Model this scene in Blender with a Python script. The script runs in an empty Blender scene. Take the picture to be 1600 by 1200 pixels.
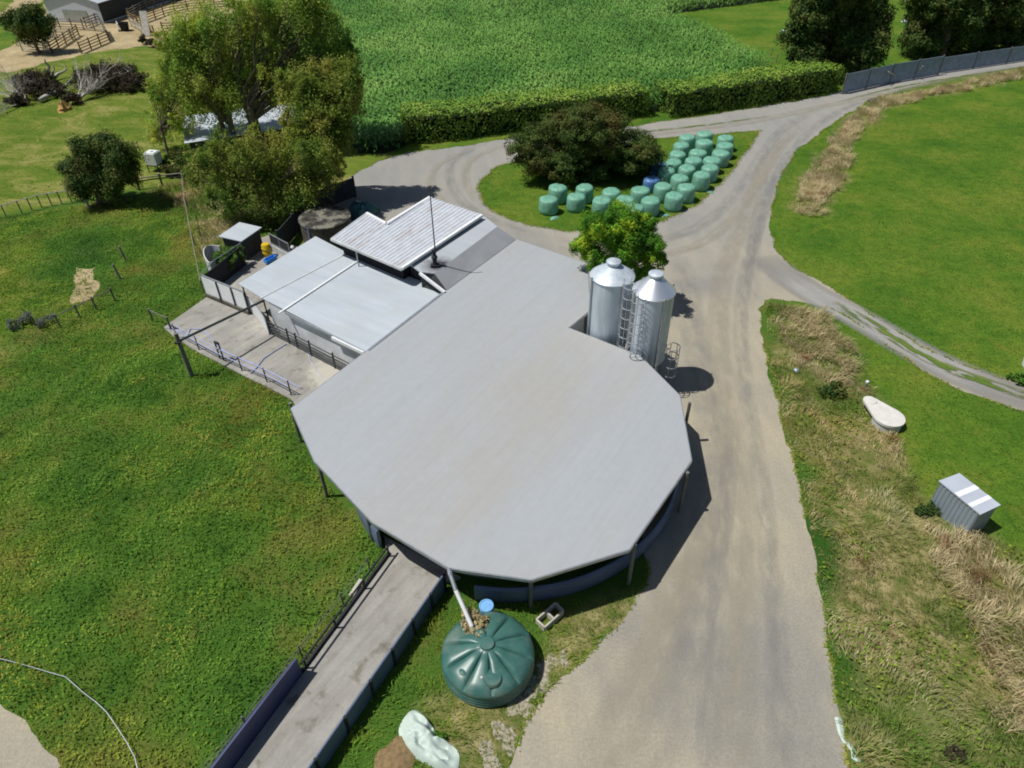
import bpy, math, random
import numpy as np
from mathutils import Vector, Matrix
from mathutils.geometry import tessellate_polygon
random.seed(7); rng = np.random.default_rng(11)
R = math.radians
scene = bpy.context.scene
C = scene.collection

# ------------------------------------------------------------------ camera
CAM_H, FPX, YH, ROLL = 25.0, 1100.0, -300.0, R(-0.8)
th = math.atan((600 - YH) / FPX)
fw = np.array([0, math.cos(th), -math.sin(th)]); _rt = np.array([1.0, 0, 0]); _up = np.cross(_rt, fw)
rt = _rt * math.cos(ROLL) + _up * math.sin(ROLL); up = _up * math.cos(ROLL) - _rt * math.sin(ROLL)
cam = bpy.data.cameras.new('camera'); cam_o = bpy.data.objects.new('camera', cam); C.objects.link(cam_o)
M = Matrix(((rt[0], up[0], -fw[0], 0), (rt[1], up[1], -fw[1], 0), (rt[2], up[2], -fw[2], CAM_H), (0, 0, 0, 1)))
cam_o.matrix_world = M
cam.sensor_width = 36; cam.sensor_fit = 'HORIZONTAL'; cam.lens = 36 * FPX / 1600
cam.clip_start = 0.1; cam.clip_end = 6000
scene.camera = cam_o

# ------------------------------------------------------------------ sky, sun, exposure
SUN_EL, SHADOW_DIR = R(63.5), R(4)          # shadows fall towards +x, slightly +y
w = bpy.data.worlds.new('World'); scene.world = w; w.use_nodes = True
nt = w.node_tree; bg = nt.nodes['Background']
sky = nt.nodes.new('ShaderNodeTexSky'); sky.sky_type = 'NISHITA'; sky.sun_disc = False
sky.sun_elevation = SUN_EL
# sun stands opposite to the shadows: azimuth of the sun seen from the scene
az = SHADOW_DIR + math.pi
sky.sun_rotation = (math.pi / 2 - az) % (2 * math.pi)
nt.links.new(sky.outputs[0], bg.inputs[0]); bg.inputs[1].default_value = 0.056
sl = bpy.data.lights.new('sun', 'SUN'); sl.energy = 4.3; sl.angle = R(0.53); sl.color = (1.0, 0.965, 0.90)
so = bpy.data.objects.new('sun', sl); C.objects.link(so)
d = Vector((math.cos(SUN_EL) * math.cos(SHADOW_DIR), math.cos(SUN_EL) * math.sin(SHADOW_DIR), -math.sin(SUN_EL)))
so.rotation_euler = d.to_track_quat('-Z', 'Y').to_euler(); so.location = (-30, 0, 60)
scene.view_settings.view_transform = 'Standard'; scene.view_settings.look = 'None'
scene.view_settings.exposure = 0.10; scene.view_settings.gamma = 1
scene.cycles.filter_width = 1.9

# ------------------------------------------------------------------ where things stand
def at(px, py, z=0.0):
    dd = fw + rt * (px - 800) / FPX - up * (py - 600) / FPX
    t = (z - CAM_H) / dd[2]
    p = np.array([0, 0, CAM_H]) + dd * t
    return (float(p[0]), float(p[1]), float(p[2]))
def atY(px, py, Y):
    dd = fw + rt * (px - 800) / FPX - up * (py - 600) / FPX
    t = Y / dd[1]
    p = np.array([0, 0, CAM_H]) + dd * t
    return (float(p[0]), float(p[1]), float(p[2]))
def pts(lst, z=0.0): return [at(x, y, z) for x, y in lst]

# ------------------------------------------------------------------ materials
MATS = {}
def nodes(name, rough=0.7, metal=0.0, spec=0.3):
    m = bpy.data.materials.new(name); m.use_nodes = True; t = m.node_tree
    b = t.nodes['Principled BSDF']; b.inputs['Roughness'].default_value = rough
    b.inputs['Metallic'].default_value = metal
    b.inputs['Specular IOR Level'].default_value = spec
    MATS[name] = m
    return m, t, b
def N(t, ty, **kw):
    n = t.nodes.new(ty)
    for k, v in kw.items(): setattr(n, k, v)
    return n
def coord(t, scale=(1, 1, 1), rot=(0, 0, 0), space='geo'):
    g = N(t, 'ShaderNodeNewGeometry') if space == 'geo' else N(t, 'ShaderNodeTexCoord')
    o = g.outputs['Position'] if space == 'geo' else g.outputs[space]
    if any(rot):                                        # turn first, stretch afterwards
        mr_ = N(t, 'ShaderNodeMapping'); mr_.inputs['Rotation'].default_value = rot; t.links.new(o, mr_.inputs[0]); o = mr_.outputs[0]
    mp = N(t, 'ShaderNodeMapping'); mp.inputs['Scale'].default_value = scale; t.links.new(o, mp.inputs[0])
    return mp.outputs[0]
def noise(t, vec, scale, detail=4, rough=0.55, dist=0.0):
    n = N(t, 'ShaderNodeTexNoise'); n.inputs['Scale'].default_value = scale; n.inputs['Detail'].default_value = detail
    n.inputs['Roughness'].default_value = rough; n.inputs['Distortion'].default_value = dist
    t.links.new(vec, n.inputs['Vector']); return n.outputs['Fac']
def ramp(t, fac, stops):
    r = N(t, 'ShaderNodeValToRGB'); e = r.color_ramp.elements
    while len(e) < len(stops): e.new(0.5)
    for i, (p, c) in enumerate(stops):
        e[i].position = p; e[i].color = (*c, 1) if len(c) == 3 else c
    t.links.new(fac, r.inputs[0]); return r.outputs[0]
def mix(t, fac, a, b, mode='MIX'):
    m = N(t, 'ShaderNodeMix', data_type='RGBA', blend_type=mode)
    for s, v in ((m.inputs[0], fac), (m.inputs[6], a), (m.inputs[7], b)):
        if isinstance(v, (int, float)): s.default_value = v
        elif isinstance(v, tuple): s.default_value = (*v, 1) if len(v) == 3 else v
        else: t.links.new(v, s)
    return m.outputs[2]
def bump(t, b, h, strength=0.4, dist=0.05):
    n = N(t, 'ShaderNodeBump'); n.inputs['Strength'].default_value = strength; n.inputs['Distance'].default_value = dist
    t.links.new(h, n.inputs['Height']); t.links.new(n.outputs[0], b.inputs['Normal'])
def simple(name, col, rough=0.7, metal=0.0, var=0.25, scale=3.0, spec=0.3, bmp=0.15):
    m, t, b = nodes(name, rough, metal, spec)
    v = coord(t); f = noise(t, v, scale, 6)
    lo = tuple(c * (1 - var) for c in col); hi = tuple(min(1, c * (1 + var)) for c in col)
    t.links.new(ramp(t, f, [(0.3, lo), (0.7, hi)]), b.inputs['Base Color'])
    if bmp: bump(t, b, noise(t, v, scale * 6, 4), bmp, 0.02)
    return m
def veg(name, stops, scale=0.5, trans=0.25, rough=0.75, spec=0.2, detail=5, drift=None):
    m, t, b = nodes(name, rough, 0, spec)
    v = coord(t); f = noise(t, v, scale, detail, 0.6)
    c = ramp(t, f, stops)
    if drift:
        g = noise(t, v, scale * .28, 5, .62, .6)
        c = mix(t, 1.0, c, ramp(t, g, drift), 'MULTIPLY')
        c = mix(t, 1.0, c, ramp(t, noise(t, v, scale * 3.1, 3, .6), [(.35, (.78, .79, .8)), (.65, (1.2, 1.18, 1.14))]), 'MULTIPLY')
    a = N(t, 'ShaderNodeAttribute', attribute_name='tint')
    c = mix(t, 1.0, c, a.outputs['Color'], 'MULTIPLY')
    t.links.new(c, b.inputs['Base Color'])
    tr = N(t, 'ShaderNodeBsdfTranslucent'); t.links.new(c, tr.inputs[0])
    ms = N(t, 'ShaderNodeMixShader'); ms.inputs[0].default_value = trans
    t.links.new(b.outputs[0], ms.inputs[1]); t.links.new(tr.outputs[0], ms.inputs[2])
    t.links.new(ms.outputs[0], t.nodes['Material Output'].inputs[0])
    return m

# ------------------------------------------------------------------ mesh helpers
class MB:
    def __init__(s): s.v = []; s.f = []; s.sm = []
    def add(s, vs, fs, smooth=False):
        o = len(s.v); s.v += [tuple(p) for p in vs]; s.f += [tuple(i + o for i in f) for f in fs]; s.sm += [smooth] * len(fs); return s
    def box(s, c, size, rz=0.0, rx=0.0):
        sx, sy, sz = [k / 2 for k in size]; m = Matrix.Rotation(rz, 3, 'Z') @ Matrix.Rotation(rx, 3, 'X')
        vs = [Vector(c) + m @ Vector((x, y, z)) for x in (-sx, sx) for y in (-sy, sy) for z in (-sz, sz)]
        return s.add(vs, [(0, 1, 3, 2), (4, 6, 7, 5), (0, 4, 5, 1), (2, 3, 7, 6), (0, 2, 6, 4), (1, 5, 7, 3)])
    def beam(s, a, b, w, h):
        a, b = Vector(a), Vector(b); d = (b - a).normalized()
        u = Vector((0, 0, 1)) if abs(d.z) < 0.9 else Vector((1, 0, 0))
        sd = d.cross(u).normalized() * (w / 2); n = sd.cross(d).normalized() * (h / 2)
        vs = [p + i * sd + j * n for p in (a, b) for i in (-1, 1) for j in (-1, 1)]
        return s.add(vs, [(0, 1, 3, 2), (4, 6, 7, 5), (0, 4, 5, 1), (2, 3, 7, 6), (0, 2, 6, 4), (1, 5, 7, 3)])
    def tube(s, pp, rr, n=8, caps=True):
        pp = [Vector(p) for p in pp]
        if isinstance(rr, (int, float)): rr = [rr] * len(pp)
        vs = []; ref = None
        for i, p in enumerate(pp):
            d = (pp[min(i + 1, len(pp) - 1)] - pp[max(i - 1, 0)]).normalized()
            if ref is None: ref = Vector((1, 0, 0)) if abs(d.x) < 0.9 else Vector((0, 1, 0))
            a = (ref - d * ref.dot(d)).normalized(); b = d.cross(a); ref = a
            for k in range(n):
                t = 2 * math.pi * k / n; vs.append(p + (a * math.cos(t) + b * math.sin(t)) * rr[i])
        fs = [(i * n + k, i * n + (k + 1) % n, (i + 1) * n + (k + 1) % n, (i + 1) * n + k) for i in range(len(pp) - 1) for k in range(n)]
        s.add(vs, fs, True)
        if caps:
            o = len(s.v) - len(vs)
            s.f.append(tuple(o + k for k in range(n))[::-1]); s.sm.append(False)
            s.f.append(tuple(o + (len(pp) - 1) * n + k for k in range(n))); s.sm.append(False)
        return s
    def lathe(s, prof, c=(0, 0, 0), n=32, smooth=True, fn=None):
        vs = []
        for (r, z) in prof:
            for k in range(n):
                t = 2 * math.pi * k / n; rr, zz = (r, z) if fn is None else fn(r, z, t)
                vs.append((c[0] + rr * math.cos(t), c[1] + rr * math.sin(t), c[2] + zz))
        m = len(prof)
        fs = [(i * n + k, i * n + (k + 1) % n, (i + 1) * n + (k + 1) % n, (i + 1) * n + k) for i in range(m - 1) for k in range(n)]
        s.add(vs, fs, smooth); o = len(s.v) - len(vs)
        if prof[0][0] > 0: s.f.append(tuple(o + k for k in range(n))[::-1]); s.sm.append(False)
        if prof[-1][0] > 0: s.f.append(tuple(o + (m - 1) * n + k for k in range(n))); s.sm.append(False)
        return s
    def prism(s, poly, z0, z1):
        """poly = (x, y[, z]) ring; a solid between z0 and z1 (added to the ring's own z if it has one)"""
        P = [(p[0], p[1], (p[2] if len(p) > 2 else 0)) for p in poly]
        n = len(P); area = sum(P[i][0] * P[(i + 1) % n][1] - P[(i + 1) % n][0] * P[i][1] for i in range(n))
        if area < 0: P = P[::-1]
        vs = [(x, y, z + z0) for x, y, z in P] + [(x, y, z + z1) for x, y, z in P]
        tri = tessellate_polygon([[Vector((x, y, 0)) for x, y, z in P]])
        fs = []
        for a, b, c in tri:
            A, B, Cc = P[a], P[b], P[c]
            if (B[0] - A[0]) * (Cc[1] - A[1]) - (B[1] - A[1]) * (Cc[0] - A[0]) < 0: a, b = b, a
            fs.append((a + n, b + n, c + n)); fs.append((b, a, c))
        fs += [(i, (i + 1) % n, (i + 1) % n + n, i + n) for i in range(n)]
        return s.add(vs, fs)
    def build(s, name, mat, parent=None):
        me = bpy.data.meshes.new(name); off = parent.location if parent else Vector((0, 0, 0))
        if parent is not None and parent.parent is not None: off = off + parent.parent.location
        me.from_pydata([(x - off[0], y - off[1], z - off[2]) for x, y, z in s.v], [], s.f)
        me.polygons.foreach_set('use_smooth', s.sm)
        me.materials.append(mat); me.update()
        if any(s.sm): me.set_sharp_from_angle(angle=R(42))
        o = bpy.data.objects.new(name, me); C.objects.link(o)
        if parent: o.parent = parent
        return o
def tag(o, label=None, cat=None, group=None, kind=None):
    if label: o['label'] = label
    if cat: o['category'] = cat
    if group: o['group'] = group
    if kind: o['kind'] = kind
    return o
def thing(name, loc, label, cat, group=None):
    o = bpy.data.objects.new(name, None); C.objects.link(o); o.location = (loc[0], loc[1], loc[2] if len(loc) > 2 else 0)
    o.empty_display_size = 0.3
    return tag(o, label, cat, group)
def copy_tree(o, parent=None):
    c = o.copy(); C.objects.link(c)
    if parent: c.parent = parent
    for ch in list(o.children): copy_tree(ch, c)
    return c
def vnoise2(x, y, s, seed=0):
    """cheap smooth value noise, -1..1, numpy arrays"""
    def h(i, j): return np.modf(np.abs(np.sin(i * 127.1 + j * 311.7 + seed * 74.7) * 43758.5453))[0]
    X = np.asarray(x) / s; Y = np.asarray(y) / s
    i = np.floor(X); j = np.floor(Y); u = X - i; v = Y - j; u = u * u * (3 - 2 * u); v = v * v * (3 - 2 * v)
    return 2 * ((h(i, j) * (1 - u) + h(i + 1, j) * u) * (1 - v) + (h(i, j + 1) * (1 - u) + h(i + 1, j + 1) * u) * v) - 1
def inside(X, Y, poly):
    r = np.zeros(X.shape, bool); n = len(poly)
    for i in range(n):
        x1, y1 = poly[i][:2]; x2, y2 = poly[(i + 1) % n][:2]
        c = ((y1 > Y) != (y2 > Y)) & (X < (x2 - x1) * (Y - y1) / (y2 - y1 + 1e-12) + x1); r ^= c
    return r
def quads_mesh(name, V, tint, mat, parent=None, smooth=False, nv=4):
    """V: (n, nv, 3) polygons; tint: (n,) or (n,3)"""
    n = V.shape[0]; off = np.zeros(3)
    if parent is not None:
        off = np.array(parent.location)
        if parent.parent is not None: off = off + np.array(parent.parent.location)
    me = bpy.data.meshes.new(name); me.vertices.add(n * nv); me.loops.add(n * nv); me.polygons.add(n)
    me.vertices.foreach_set('co', (V - off).astype(np.float32).ravel())
    me.loops.foreach_set('vertex_index', np.arange(n * nv, dtype=np.int32))
    me.polygons.foreach_set('loop_start', np.arange(0, n * nv, nv, dtype=np.int32))
    if tint.ndim == 1: tint = np.stack([tint] * 3, 1)
    col = np.ones((n, nv, 4), np.float32); col[:, :, :3] = tint[:, None, :]
    at_ = me.color_attributes.new('tint', 'FLOAT_COLOR', 'POINT'); at_.data.foreach_set('color', col.ravel())
    me.materials.append(mat); me.update(); me.validate()
    o = bpy.data.objects.new(name, me); C.objects.link(o)
    if parent: o.parent = parent
    return o
def rand_unit(n):
    v = rng.normal(size=(n, 3)); return v / np.linalg.norm(v, axis=1, keepdims=True)
def leaves(P, size, out=None, bias=0.5, aspect=0.55):
    """diamond leaves at P facing roughly out"""
    n = len(P); nrm = rand_unit(n)
    if out is not None: nrm = nrm + bias * 2 * out; nrm /= np.linalg.norm(nrm, axis=1, keepdims=True)
    a = np.cross(nrm, rand_unit(n)); a /= np.linalg.norm(a, axis=1, keepdims=True); b = np.cross(nrm, a)
    s = size * rng.uniform(0.6, 1.4, n)[:, None]
    return np.stack([P - a * s, P - b * s * aspect + a * s * .1, P + a * s, P + b * s * aspect + a * s * .1], 1)
def blades(P, h, wd, lean=0.4, seg=1):
    """upright blades: one tapering quad each"""
    n = len(P); t = 4.5 * vnoise2(P[:, 0], P[:, 1], 2.4, 90) + rng.normal(0, .75, n); dx = np.stack([np.cos(t), np.sin(t), np.zeros(n)], 1)
    pr = np.stack([-np.sin(t), np.cos(t), np.zeros(n)], 1)
    hh = (h * rng.uniform(0.6, 1.3, n))[:, None]; ww = (wd * rng.uniform(0.6, 1.3, n))[:, None]
    ln = rng.uniform(0.1, 1, n)[:, None] * lean
    z = np.array([0, 0, 1.0])
    mid = P + z * hh * .6 + dx * hh * ln * .4; tip = P + z * hh * (1 - .35 * ln) + dx * hh * ln
    return np.stack([P - pr * ww * .5, mid - pr * ww * .4, tip, mid + pr * ww * .5], 1)

def wiggle(poly, amp=0.12, step=0.35, seed=0, closed=True):
    """roughen a ring of ground points"""
    out = []; n = len(poly); r = random.Random(seed)
    for i in range(n if closed else n - 1):
        a = Vector(poly[i][:2]); b = Vector(poly[(i + 1) % n][:2]); L = (b - a).length; k = max(1, int(L / step)); k = min(k, 400)
        nn = Vector((-(b - a).y, (b - a).x)).normalized()
        for j in range(k):
            p = a.lerp(b, j / k)
            q = float(vnoise2(p.x, p.y, 1.3, seed) + .5 * vnoise2(p.x, p.y, .45, seed + 3)) * amp
            p = p + nn * (q if j else 0)
            out.append((p.x, p.y))
    return out
def smooth_ring(P, it=2):
    for _ in range(it):
        Q = []
        for i in range(len(P)):
            a = P[i]; b = P[(i + 1) % len(P)]
            Q.append((a[0] * .75 + b[0] * .25, a[1] * .75 + b[1] * .25)); Q.append((a[0] * .25 + b[0] * .75, a[1] * .25 + b[1] * .75))
        P = Q
    return P
def sheet(name, ring, z, mat, label=None, kind='structure', cat=None):
    tri = tessellate_polygon([[Vector((x, y, 0)) for x, y in ring]])
    me = bpy.data.meshes.new(name); fs = []
    for a, b, c in tri:
        A, B, D = ring[a], ring[b], ring[c]
        if (B[0] - A[0]) * (D[1] - A[1]) - (B[1] - A[1]) * (D[0] - A[0]) < 0: a, b = b, a
        fs.append((a, b, c))
    me.from_pydata([(x, y, z) for x, y in ring], [], fs); me.materials.append(mat); me.update()
    o = bpy.data.objects.new(name, me); C.objects.link(o)
    return tag(o, label, cat or name.replace('_', ' '), kind=kind)
def ribbon(name, line, width, z, mat, label, kind='structure'):
    """a strip along a smooth line, uv.x across, uv.y along in metres"""
    P = [Vector(p[:2]) for p in line]
    for _ in range(3):
        Q = [P[0]]
        for i in range(len(P) - 1): Q += [P[i] * .75 + P[i + 1] * .25, P[i] * .25 + P[i + 1] * .75]
        P = Q + [P[-1]]
    vs, uv = [], []; L = 0
    for i, p in enumerate(P):
        if i: L += (p - P[i - 1]).length
        dd = (P[min(i + 1, len(P) - 1)] - P[max(0, i - 1)]).normalized(); n = Vector((-dd.y, dd.x))
        for s in (-1, 1): q = p + n * s * width / 2; vs.append((q.x, q.y, z)); uv.append(((s + 1) / 2, L))
    fs = [(2 * i, 2 * i + 2, 2 * i + 3, 2 * i + 1)[::-1] for i in range(len(P) - 1)]
    fs = [f[::-1] for f in fs]
    me = bpy.data.meshes.new(name); me.from_pydata(vs, [], fs); u = me.uv_layers.new(name='UVMap')
    for lp in me.loops: u.data[lp.index].uv = uv[lp.vertex_index]
    fa = me.attributes.new('fade', 'FLOAT', 'POINT')
    for i in range(len(P)):
        q_ = min(1, i / 12, (len(P) - 1 - i) / 12)
        fa.data[2 * i].value = q_; fa.data[2 * i + 1].value = q_
    me.materials.append(mat); me.update(); o = bpy.data.objects.new(name, me); C.objects.link(o)
    return tag(o, label, name.replace('_', ' '), kind=kind)

exec_order = None
# ================================================================== GROUND
m, t, b = nodes('gravel', 0.93, 0, 0.15)
v = coord(t); big = noise(t, v, 0.12, 4); mid_ = noise(t, coord(t, (1.2, .22, 1), (0, 0, R(-6))), 1.0, 5, .6); fine = noise(t, v, 9, 6, .75); peb = noise(t, v, 45, 2)
c = ramp(t, big, [(.36, (.26, .248, .218)), (0.5, (.335, .308, .245)), (0.64, (.385, .345, .255))])
sxy = N(t, 'ShaderNodeSeparateXYZ'); t.links.new(v, sxy.inputs[0]); mrg = N(t, 'ShaderNodeMapRange'); t.links.new(sxy.outputs[1], mrg.inputs[0]); mrg.inputs[1].default_value = 36; mrg.inputs[2].default_value = 56; mrg.inputs[4].default_value = .75
c = mix(t, mrg.outputs[0], c, (.275, .275, .268))
c = mix(t, 1.0, c, ramp(t, mid_, [(.35, (.93, .935, .95)), (.65, (1.05, 1.045, 1.03))]), 'MULTIPLY')
c = mix(t, 1.0, c, ramp(t, fine, [(.35, (.86, .86, .86)), (.65, (1.12, 1.12, 1.12))]), 'MULTIPLY')
c = mix(t, 1.0, c, ramp(t, peb, [(.35, (.84, .84, .84)), (.65, (1.13, 1.13, 1.13))]), 'MULTIPLY')
t.links.new(c, b.inputs['Base Color']); bump(t, b, peb, .5, .03)

m, t, b = nodes('pale_stones', .95, 0, .1); v = coord(t)
t.links.new(ramp(t, noise(t, v, 7, 5, .7), [(.38, (.12, .13, .06)), (.5, (.30, .27, .20)), (.65, (.42, .39, .32))]), b.inputs['Base Color']); bump(t, b, noise(t, v, 14, 3), .8, .06)
m, t, b = nodes('gravel_grey', 0.93, 0, 0.15)
v = coord(t); big = noise(t, v, 0.25, 5); fine = noise(t, v, 11, 6, .75)
c = ramp(t, big, [(0.32, (.19, .19, .19)), (0.66, (.30, .285, .26))])
c = mix(t, 1.0, c, ramp(t, fine, [(.3, (.8, .8, .8)), (.7, (1.15, 1.15, 1.15))]), 'MULTIPLY')
t.links.new(c, b.inputs['Base Color']); bump(t, b, fine, .3, .03)

def track_mat(name, lo, hi, amount, cut=(.3, .7)):
    m, t, b = nodes(name, .93, 0, .15)
    tc = N(t, 'ShaderNodeTexCoord'); mp = N(t, 'ShaderNodeMapping'); mp.inputs['Scale'].default_value = (2.5, .18, 1); t.links.new(tc.outputs['UV'], mp.inputs[0])
    st = noise(t, mp.outputs[0], 1.0, 4, .6)
    c = ramp(t, st, [(.35, lo), (.65, hi)])
    c = mix(t, 1.0, c, ramp(t, noise(t, coord(t), 12, 4), [(.3, (.87, .87, .87)), (.7, (1.1, 1.1, 1.1))]), 'MULTIPLY')
    t.links.new(c, b.inputs['Base Color'])
    sx = N(t, 'ShaderNodeSeparateXYZ'); t.links.new(tc.outputs['UV'], sx.inputs[0])
    def mth(op, a, bb, cl=False):
        n = N(t, 'ShaderNodeMath', operation=op, use_clamp=cl)
        for i, q in enumerate((a, bb)):
            if isinstance(q, (int, float)): n.inputs[i].default_value = q
            else: t.links.new(q, n.inputs[i])
        return n.outputs[0]
    e = mth('MULTIPLY', mth('MULTIPLY', sx.outputs[0], mth('SUBTRACT', 1, sx.outputs[0])), 4 * 1.3)   # 0 at the edges
    mp2 = N(t, 'ShaderNodeMapping'); mp2.inputs['Scale'].default_value = (2.5, .55, 1); t.links.new(tc.outputs['UV'], mp2.inputs[0])
    e = mth('MULTIPLY', e, ramp(t, noise(t, mp2.outputs[0], 1, 4), [(cut[0], (0, 0, 0)), (cut[1], (1, 1, 1))]), True)
    fd_ = N(t, 'ShaderNodeAttribute', attribute_name='fade')
    e = mth('MULTIPLY', mth('MULTIPLY', e, amount, True), fd_.outputs['Fac'])
    tr = N(t, 'ShaderNodeBsdfTransparent'); ms = N(t, 'ShaderNodeMixShader')
    t.links.new(e, ms.inputs[0]); t.links.new(tr.outputs[0], ms.inputs[1]); t.links.new(b.outputs[0], ms.inputs[2])
    t.links.new(ms.outputs[0], t.nodes['Material Output'].inputs[0])
    return m
track_mat('track_grey', (.235, .235, .235), (.29, .28, .262), .34)
track_mat('track_tan', (.34, .312, .248), (.40, .365, .29), .5)
track_mat('verge_strip', (.07, .14, .02), (.16, .19, .05), 1.0, (.44, .53))

m, t, b = nodes('sand', .95, 0, .1)
v = coord(t); f = noise(t, v, .35, 5); c = ramp(t, f, [(.3, (.27, .22, .12)), (.7, (.46, .37, .22))])
c = mix(t, 1.0, c, ramp(t, noise(t, v, 3, 5), [(.3, (.8, .8, .8)), (.7, (1.12, 1.12, 1.12))]), 'MULTIPLY'); t.links.new(c, b.inputs['Base Color'])

m, t, b = nodes('concrete', .9, 0, .2)
v = coord(t); c = ramp(t, noise(t, v, .35, 6, .6), [(.3, (.24, .232, .215)), (.55, (.31, .30, .28)), (.75, (.40, .385, .34))])
c = mix(t, 1.0, c, ramp(t, noise(t, v, 8, 6, .7), [(.3, (.9, .9, .9)), (.7, (1.07, 1.07, 1.07))]), 'MULTIPLY')
c = mix(t, 1.0, c, ramp(t, noise(t, v, 1.3, 3, .6), [(.30, (.66, .63, .58)), (.42, (1, 1, 1))]), 'MULTIPLY')
c = mix(t, 1.0, c, ramp(t, noise(t, coord(t, (.3, 2.4, 1), (0, 0, R(-57))), 1.0, 5, .65), [(.35, (.84, .83, .80)), (.62, (1.07, 1.07, 1.06))]), 'MULTIPLY')
t.links.new(c, b.inputs['Base Color'])

def grass_ground(name, weights=False):
    m, t, b = nodes(name, .9, 0, .1)
    v = coord(t)
    n1 = noise(t, v, .18, 5, .6); n2 = noise(t, v, 1.4, 6, .65); n3 = noise(t, v, 14, 5, .7)
    past = ramp(t, n1, [(.36, (.050, .120, .012)), (.5, (.078, .148, .015)), (.64, (.118, .165, .022))])
    past = mix(t, 1.0, past, ramp(t, n2, [(.3, (.68, .76, .7)), (.5, (1, 1, 1)), (.7, (1.3, 1.16, 1.15))]), 'MULTIPLY')
    past = mix(t, ramp(t, noise(t, v, .5, 6, .7, .5), [(.55, (0, 0, 0)), (.75, (.6, .6, .6))]), past, (.17, .17, .03))
    past = mix(t, 1.0, past, ramp(t, n3, [(.35, (.62, .66, .62)), (.65, (1.36, 1.32, 1.3))]), 'MULTIPLY')
    past = mix(t, 1.0, past, ramp(t, noise(t, v, 5, 4, .7), [(.38, (.80, .84, .8)), (.62, (1.18, 1.15, 1.15))]), 'MULTIPLY')
    rough = ramp(t, n1, [(.36, (.03, .085, .012)), (.5, (.06, .13, .018)), (.62, (.12, .13, .03))])
    rough = mix(t, 1.0, rough, ramp(t, n3, [(.3, (.6, .62, .6)), (.7, (1.3, 1.3, 1.2))]), 'MULTIPLY')
    olive = ramp(t, noise(t, coord(t, (.5, 1.0, 1), (0, 0, R(14))), .33, 7, .66, 1.2), [(.36, (.07, .13, .012)), (.5, (.12, .165, .022)), (.64, (.24, .23, .07))])
    olive = mix(t, 1.0, olive, ramp(t, n3, [(.3, (.75, .75, .75)), (.7, (1.2, 1.2, 1.2))]), 'MULTIPLY')
    dry = ramp(t, n2, [(.35, (.09, .13, .025)), (.48, (.18, .17, .06)), (.62, (.32, .27, .13))])
    dry = mix(t, 1.0, dry, ramp(t, n3, [(.3, (.7, .7, .7)), (.7, (1.2, 1.2, 1.2))]), 'MULTIPLY')
    if weights:
        a = N(t, 'ShaderNodeAttribute', attribute_name='zone'); s = N(t, 'ShaderNodeSeparateColor'); t.links.new(a.outputs['Color'], s.inputs[0])
        c = mix(t, s.outputs[0], rough, past); c = mix(t, s.outputs[1], c, dry); c = mix(t, s.outputs[2], c, olive)
    else: c = past
    t.links.new(c, b.inputs['Base Color']); bump(t, b, n3, .5, .08)
grass_ground('ground_cover', True); grass_ground('lawn')

# pixel-traced ground regions, laid on the ground plane
Z = {}
Z['pasture'] = [pts([(1203, 100), (1400, 30), (1850, -60), (1900, 900), (1700, 900), (1600, 860), (1560, 840), (1440, 770), (1410, 690), (1345, 560), (1290, 495), (1195, 470), (1195, 330), (1230, 230)]),
                pts([(1000, -20), (1300, -80), (1700, -80), (1400, 130), (1195, 140), (1060, 30)]),
                pts([(540, 240), (640, 225), (1320, 130), (1320, 150), (640, 245), (530, 290)])]
Z['dry'] = [pts([(1215, 480), (1290, 495), (1345, 560), (1400, 690), (1440, 770), (1560, 850), (1640, 880), (1900, 1000), (1900, 1400), (1370, 1400), (1320, 1000), (1290, 830), (1255, 700), (1225, 600)]),
            pts([(1240, 330), (1250, 280), (1290, 230), (1330, 185), (1370, 155), (1600, 100), (1600, 118), (1390, 170), (1320, 230), (1320, 280), (1270, 340)]),
            pts([(290, 290), (380, 290), (380, 380), (310, 380)]), pts([(900, 955), (1000, 940), (960, 1000), (880, 1060), (800, 1180), (720, 1210), (840, 1000)]),
            pts([(690, 1060), (840, 1050), (760, 1250), (640, 1250)])]
Z['olive'] = [pts([(-900, -60), (620, -60), (620, 250), (470, 310), (290, 282), (150, 305), (-300, 400)]), pts([(-300, 400), (0, 340), (60, 400), (20, 560), (-300, 600)])]
xs = np.arange(-100, 100.01, .4); ys = np.arange(-8, 170.01, .4)
xs = np.concatenate([[-2500, -1000, -400, -180], xs, [180, 400, 1000, 2500]]); ys = np.concatenate([[-2500, -800, -200, -40], ys, [210, 320, 600, 1200, 3500]])
X, Y = np.meshgrid(xs, ys); nx, ny = len(xs), len(ys)
jx = X + .8 * vnoise2(X, Y, 1.7, 1) + .35 * vnoise2(X, Y, .7, 2); jy = Y + .8 * vnoise2(X, Y, 1.7, 5) + .35 * vnoise2(X, Y, .7, 6)
W = []
for k in ('pasture', 'dry', 'olive'):
    mk = np.zeros(X.shape, bool)
    for p in Z[k]: mk |= inside(jx, jy, p)
    W.append(mk.astype(float))
W[1] = W[1] * np.clip(.75 + .6 * vnoise2(X, Y, 2.2, 9), 0, 1)
W[2] = np.maximum(W[2], (Y > 172) * 0.6)
for k in range(3):
    a = W[k]; p = np.pad(a, 1, mode='edge'); W[k] = (a + p[:-2, 1:-1] + p[2:, 1:-1] + p[1:-1, :-2] + p[1:-1, 2:]) / 5
me = bpy.data.meshes.new('ground'); nV = nx * ny
me.vertices.add(nV); me.vertices.foreach_set('co', np.stack([X, Y, np.zeros(X.shape)], -1).astype(np.float32).ravel())
ii = (np.arange(ny - 1)[:, None] * nx + np.arange(nx - 1)[None]).ravel(); q = np.stack([ii, ii + 1, ii + 1 + nx, ii + nx], 1).astype(np.int32)
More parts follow.
